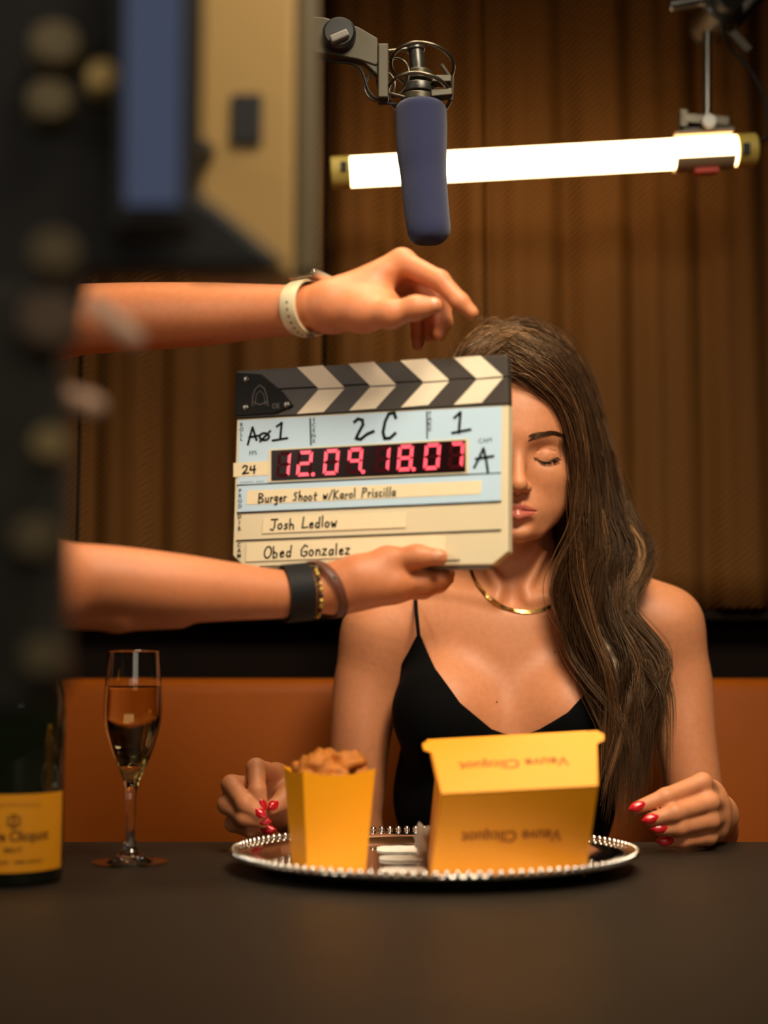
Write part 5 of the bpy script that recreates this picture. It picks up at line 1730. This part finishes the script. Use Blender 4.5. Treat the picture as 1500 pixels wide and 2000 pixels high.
for s_ in (-1, 1):
    A = Field(axis_pts([(tx - 0.10, 0.006), (tx + 0.22, None)]), axis_pts([(ty + s_ * .1 - 0.07, 0.006), (ty + s_ * .1 + 0.07, None)]), axis_pts([(FLOOR_Z + 0.003, 0.006), (-0.82, None)]))
    A.cone((tx - 0.02, ty + s_ * .1, -0.900), (tx + 0.15, ty + s_ * .1, -0.912), 0.045, 0.034, 0.02)
    A.cone((tx - 0.01, ty + s_ * .1, -0.90), (tx - 0.01, ty + s_ * .1, -0.86), 0.048, 0.046, 0.02)
    V, Q = A.mesh()
    mesh_from(V, Q, 'shoe', M_BLACK, holder)
A = Field(axis_pts([(-0.80, 0.005), (-0.44, None)]), axis_pts([(1.22, 0.005), (1.50, None)]), axis_pts([(0.45, 0.005), (0.78, None)]))
A.ell((tx + 0.030, ty, 0.625), (0.100, 0.084, 0.105), 0.02)
A.F = np.maximum(A.F, np.maximum(A.xs[:, None, None] - (tx + 0.105), 0) * 3 - 0.0 + A.F * 0)
gx, gz = A.xs[:, None, None], A.zs[None, None, :]
A.F = np.maximum(A.F, np.minimum((gx - (tx + 0.02)), 0.655 - gz))
V, Q = A.mesh()
mesh_from(V, Q, 'hair', M_HAIR, holder, {'tone': np.full(len(V), 0.1)})

# finger nails of the slate holder (thumbs seen in the picture)
M_NAIL2 = mat('bare_nail', S(222, 150, 120), 0.3)
nail(holder, P(848, 597, 1.312), P(812, 601, 1.312), (0.0, -1, 0.25), 0.0130, 0.0120, M_NAIL2, 0.42, 0.42)
nail(holder, TH[2], TH[1], (0.0, -1, 0.30), 0.0135, 0.0125, M_NAIL2, 0.42, 0.42)

# watch and bracelets: bands that wrap the forearm skin
bv2 = [Vector(v.co) + Vector(tuple(root_offset(holder))) for v in body2.data.vertices]
tree2 = BVHTree.FromPolygons(bv2, [p.vertices[:] for p in body2.data.polygons])
def band(c, axis, half, lift, thick, n=56, rows=4, skew=None, rmax=None):
    """closed band around the limb at c, its radius measured from the skin"""
    u, v, w = frame_from(axis)
    rad = np.zeros(n)
    for i in range(n):
        a = 2 * math.pi * i / n
        d = u * math.cos(a) + v * math.sin(a)
        best = 0
        for off in (-half, 0, half):
            h = tree2.ray_cast(Vector(tuple(np.array(c) + w * off)), Vector(tuple(d)))
            if h[0] is not None: best = max(best, h[3])
        rad[i] = best if best else 0.024
    for _ in range(3):
        rad = (np.roll(rad, 1) + 2 * rad + np.roll(rad, -1)) / 4
    rad = rad + lift
    def pt(i, along, out):
        a = 2 * math.pi * i / n
        d = u * math.cos(a) + v * math.sin(a)
        sk = 0.0 if skew is None else float(d @ np.array(skew))
        return np.array(c) + d * (rad[i % n] + out) + w * (along + sk)
    m = MB()
    vs = []
    sec = [(-half, 0), (-half, thick * .7), (-half * .8, thick), (half * .8, thick), (half, thick * .7), (half, 0)]
    for i in range(n):
        for al, ou in sec: vs.append(pt(i, al, ou))
    k_ = len(sec)
    fs = [(i * k_ + j, i * k_ + (j + 1) % k_, ((i + 1) % n) * k_ + (j + 1) % k_, ((i + 1) % n) * k_ + j) for i in range(n) for j in range(k_)]
    m.add(vs, fs)
    return m, pt, u, v, w
def recalc(o):
    bm = bmesh.new(); bm.from_mesh(o.data); bmesh.ops.recalc_face_normals(bm, faces=bm.faces[:]); bm.to_mesh(o.data); bm.free()
    return o
wc = P(598, 603, 1.362)
ax1 = P(645, 600, 1.352) - P(520, 608, 1.378); ax1 /= np.linalg.norm(ax1)
ax1 = ax1 + np.array([0, -0.30, 0]); ax1 /= np.linalg.norm(ax1)
watch = thing('wristwatch', 'cream smartwatch on the upper wrist reaching toward the clapper sticks', 'watch', wc)
M_STRAP = mat('cream_silicone', S(226, 208, 168), 0.55)
m, pt, u, v, w = band(wc, ax1, 0.0095, 0.0012, 0.0022)
st = recalc(m.build('strap', M_STRAP, watch, smooth=True))
# nearest band index to a direction
def idx_dir(d, n=56):
    return max(range(n), key=lambda i: (u * math.cos(2 * math.pi * i / n) + v * math.sin(2 * math.pi * i / n)) @ np.array(d))
top = pt(idx_dir((0.0, 0.25, 1)), 0, 0.003)
case_n = np.array([0.0, 0.10, 1.0]); case_n -= w * (case_n @ w); case_n /= np.linalg.norm(case_n)
case_b = np.cross(w, case_n)
cs = MB().obox(top + case_n * 0.003, (0.0175, 0.016, 0.0046), w, case_b, case_n).build('watch_case', mat('pale_aluminium', S(224, 206, 180), 0.3, 0.6), watch, bevel=0.0035, seg=4, smooth=True)
MB().obox(top + case_n * 0.0078, (0.0150, 0.0135, 0.0005), w, case_b, case_n).build('watch_glass', mat('dark_glass', (0.01, 0.01, 0.012, 1), 0.05), cs, bevel=0.0004)
MB().lathe([(0.003, 0), (0.003, 0.003)], top + case_n * 0.003 + case_b * 0.0, tuple(w), n=16).build('crown', M_SILVER, cs, smooth=True)
i0 = idx_dir((0, -1, -0.05))
di = 1 if (pt(i0 + 1, 0, 0)[2] < pt(i0, 0, 0)[2]) else -1
for j in range(7):
    i = i0 + di * j * 2
    MB().lathe([(0.0012, 0), (0.0012, 0.0005)], pt(i, 0.001, 0.0021), tuple(pt(i, 0.001, 1.0) - pt(i, 0.001, 0.0)), n=10).build('strap_hole', M_BLACK, st)
bk_ = pt(idx_dir((0.2, -0.3, -1)), 0.009, 0.003)
MB().sphere(bk_, (0.004, 0.003, 0.002), 12, 8).build('buckle_pin', M_SILVER, watch, smooth='all')

ax2 = P(660, 1150, 1.375) - P(560, 1160, 1.358); ax2 /= np.linalg.norm(ax2)
bcn = P(579, 1158, 1.361)
m, pt, u, v, w = band(bcn, ax2, 0.0125, 0.0008, 0.0030)
bw_ = thing('cord_bracelet', 'wide black wrapped cord bracelet on the lower forearm', 'bracelet', bcn)
recalc(m.build('sleeve', M_BLACK, bw_, smooth=True))
for j in range(8):
    al = -0.0110 + j * 0.0031
    ring_ = [pt(i, al, 0.0030) for i in range(56)]
    MB().tube(ring_, 0.0016, 6, closed=True).build('cord_turn', M_BLACK, bw_, smooth='all')
bcn2 = P(612, 1154, 1.367)
m, pt, u, v, w = band(bcn2, ax2, 0.003, 0.0016, 0.002)
bead = thing('bead_bracelet', 'thin bracelet of small gold and dark beads between black and brown bracelets', 'bracelet', bcn2)
MB().tube([pt(i, 0, 0.001) for i in range(56)], 0.0006, 6, closed=True).build('bead_string', M_BLACK, bead, smooth='all')
M_BEADG = mat('gold_bead', S(206, 176, 92), 0.3, 0.7)
M_BEADD = mat('dark_bead', (0.02, 0.015, 0.01, 1), 0.3)
for j in range(28):
    MB().sphere(pt(2 * j, 0, 0.0014), 0.0024, 10, 8).build('bead', M_BEADG if j % 3 else M_BEADD, bead, smooth='all')
bcn3 = P(634, 1151, 1.371)
m, pt, u, v, w = band(bcn3, ax2, 0.0048, 0.0008, 0.0022, skew=(0.0, -0.006, -0.010))
lbr = thing('leather_bracelet', 'brown leather strap bracelet nearest the hand holding the clapperboard', 'bracelet', bcn3)
recalc(m.build('leather_band', mat('brown_leather', S(96, 52, 36), 0.5, noise=0.2, nscale=120), lbr, smooth=True))
MB().sphere(pt(idx_dir((0, -1, 0.3)), 0, 0.0022), 0.0016, 10, 8).build('stud', M_SILVER, lbr, smooth='all')
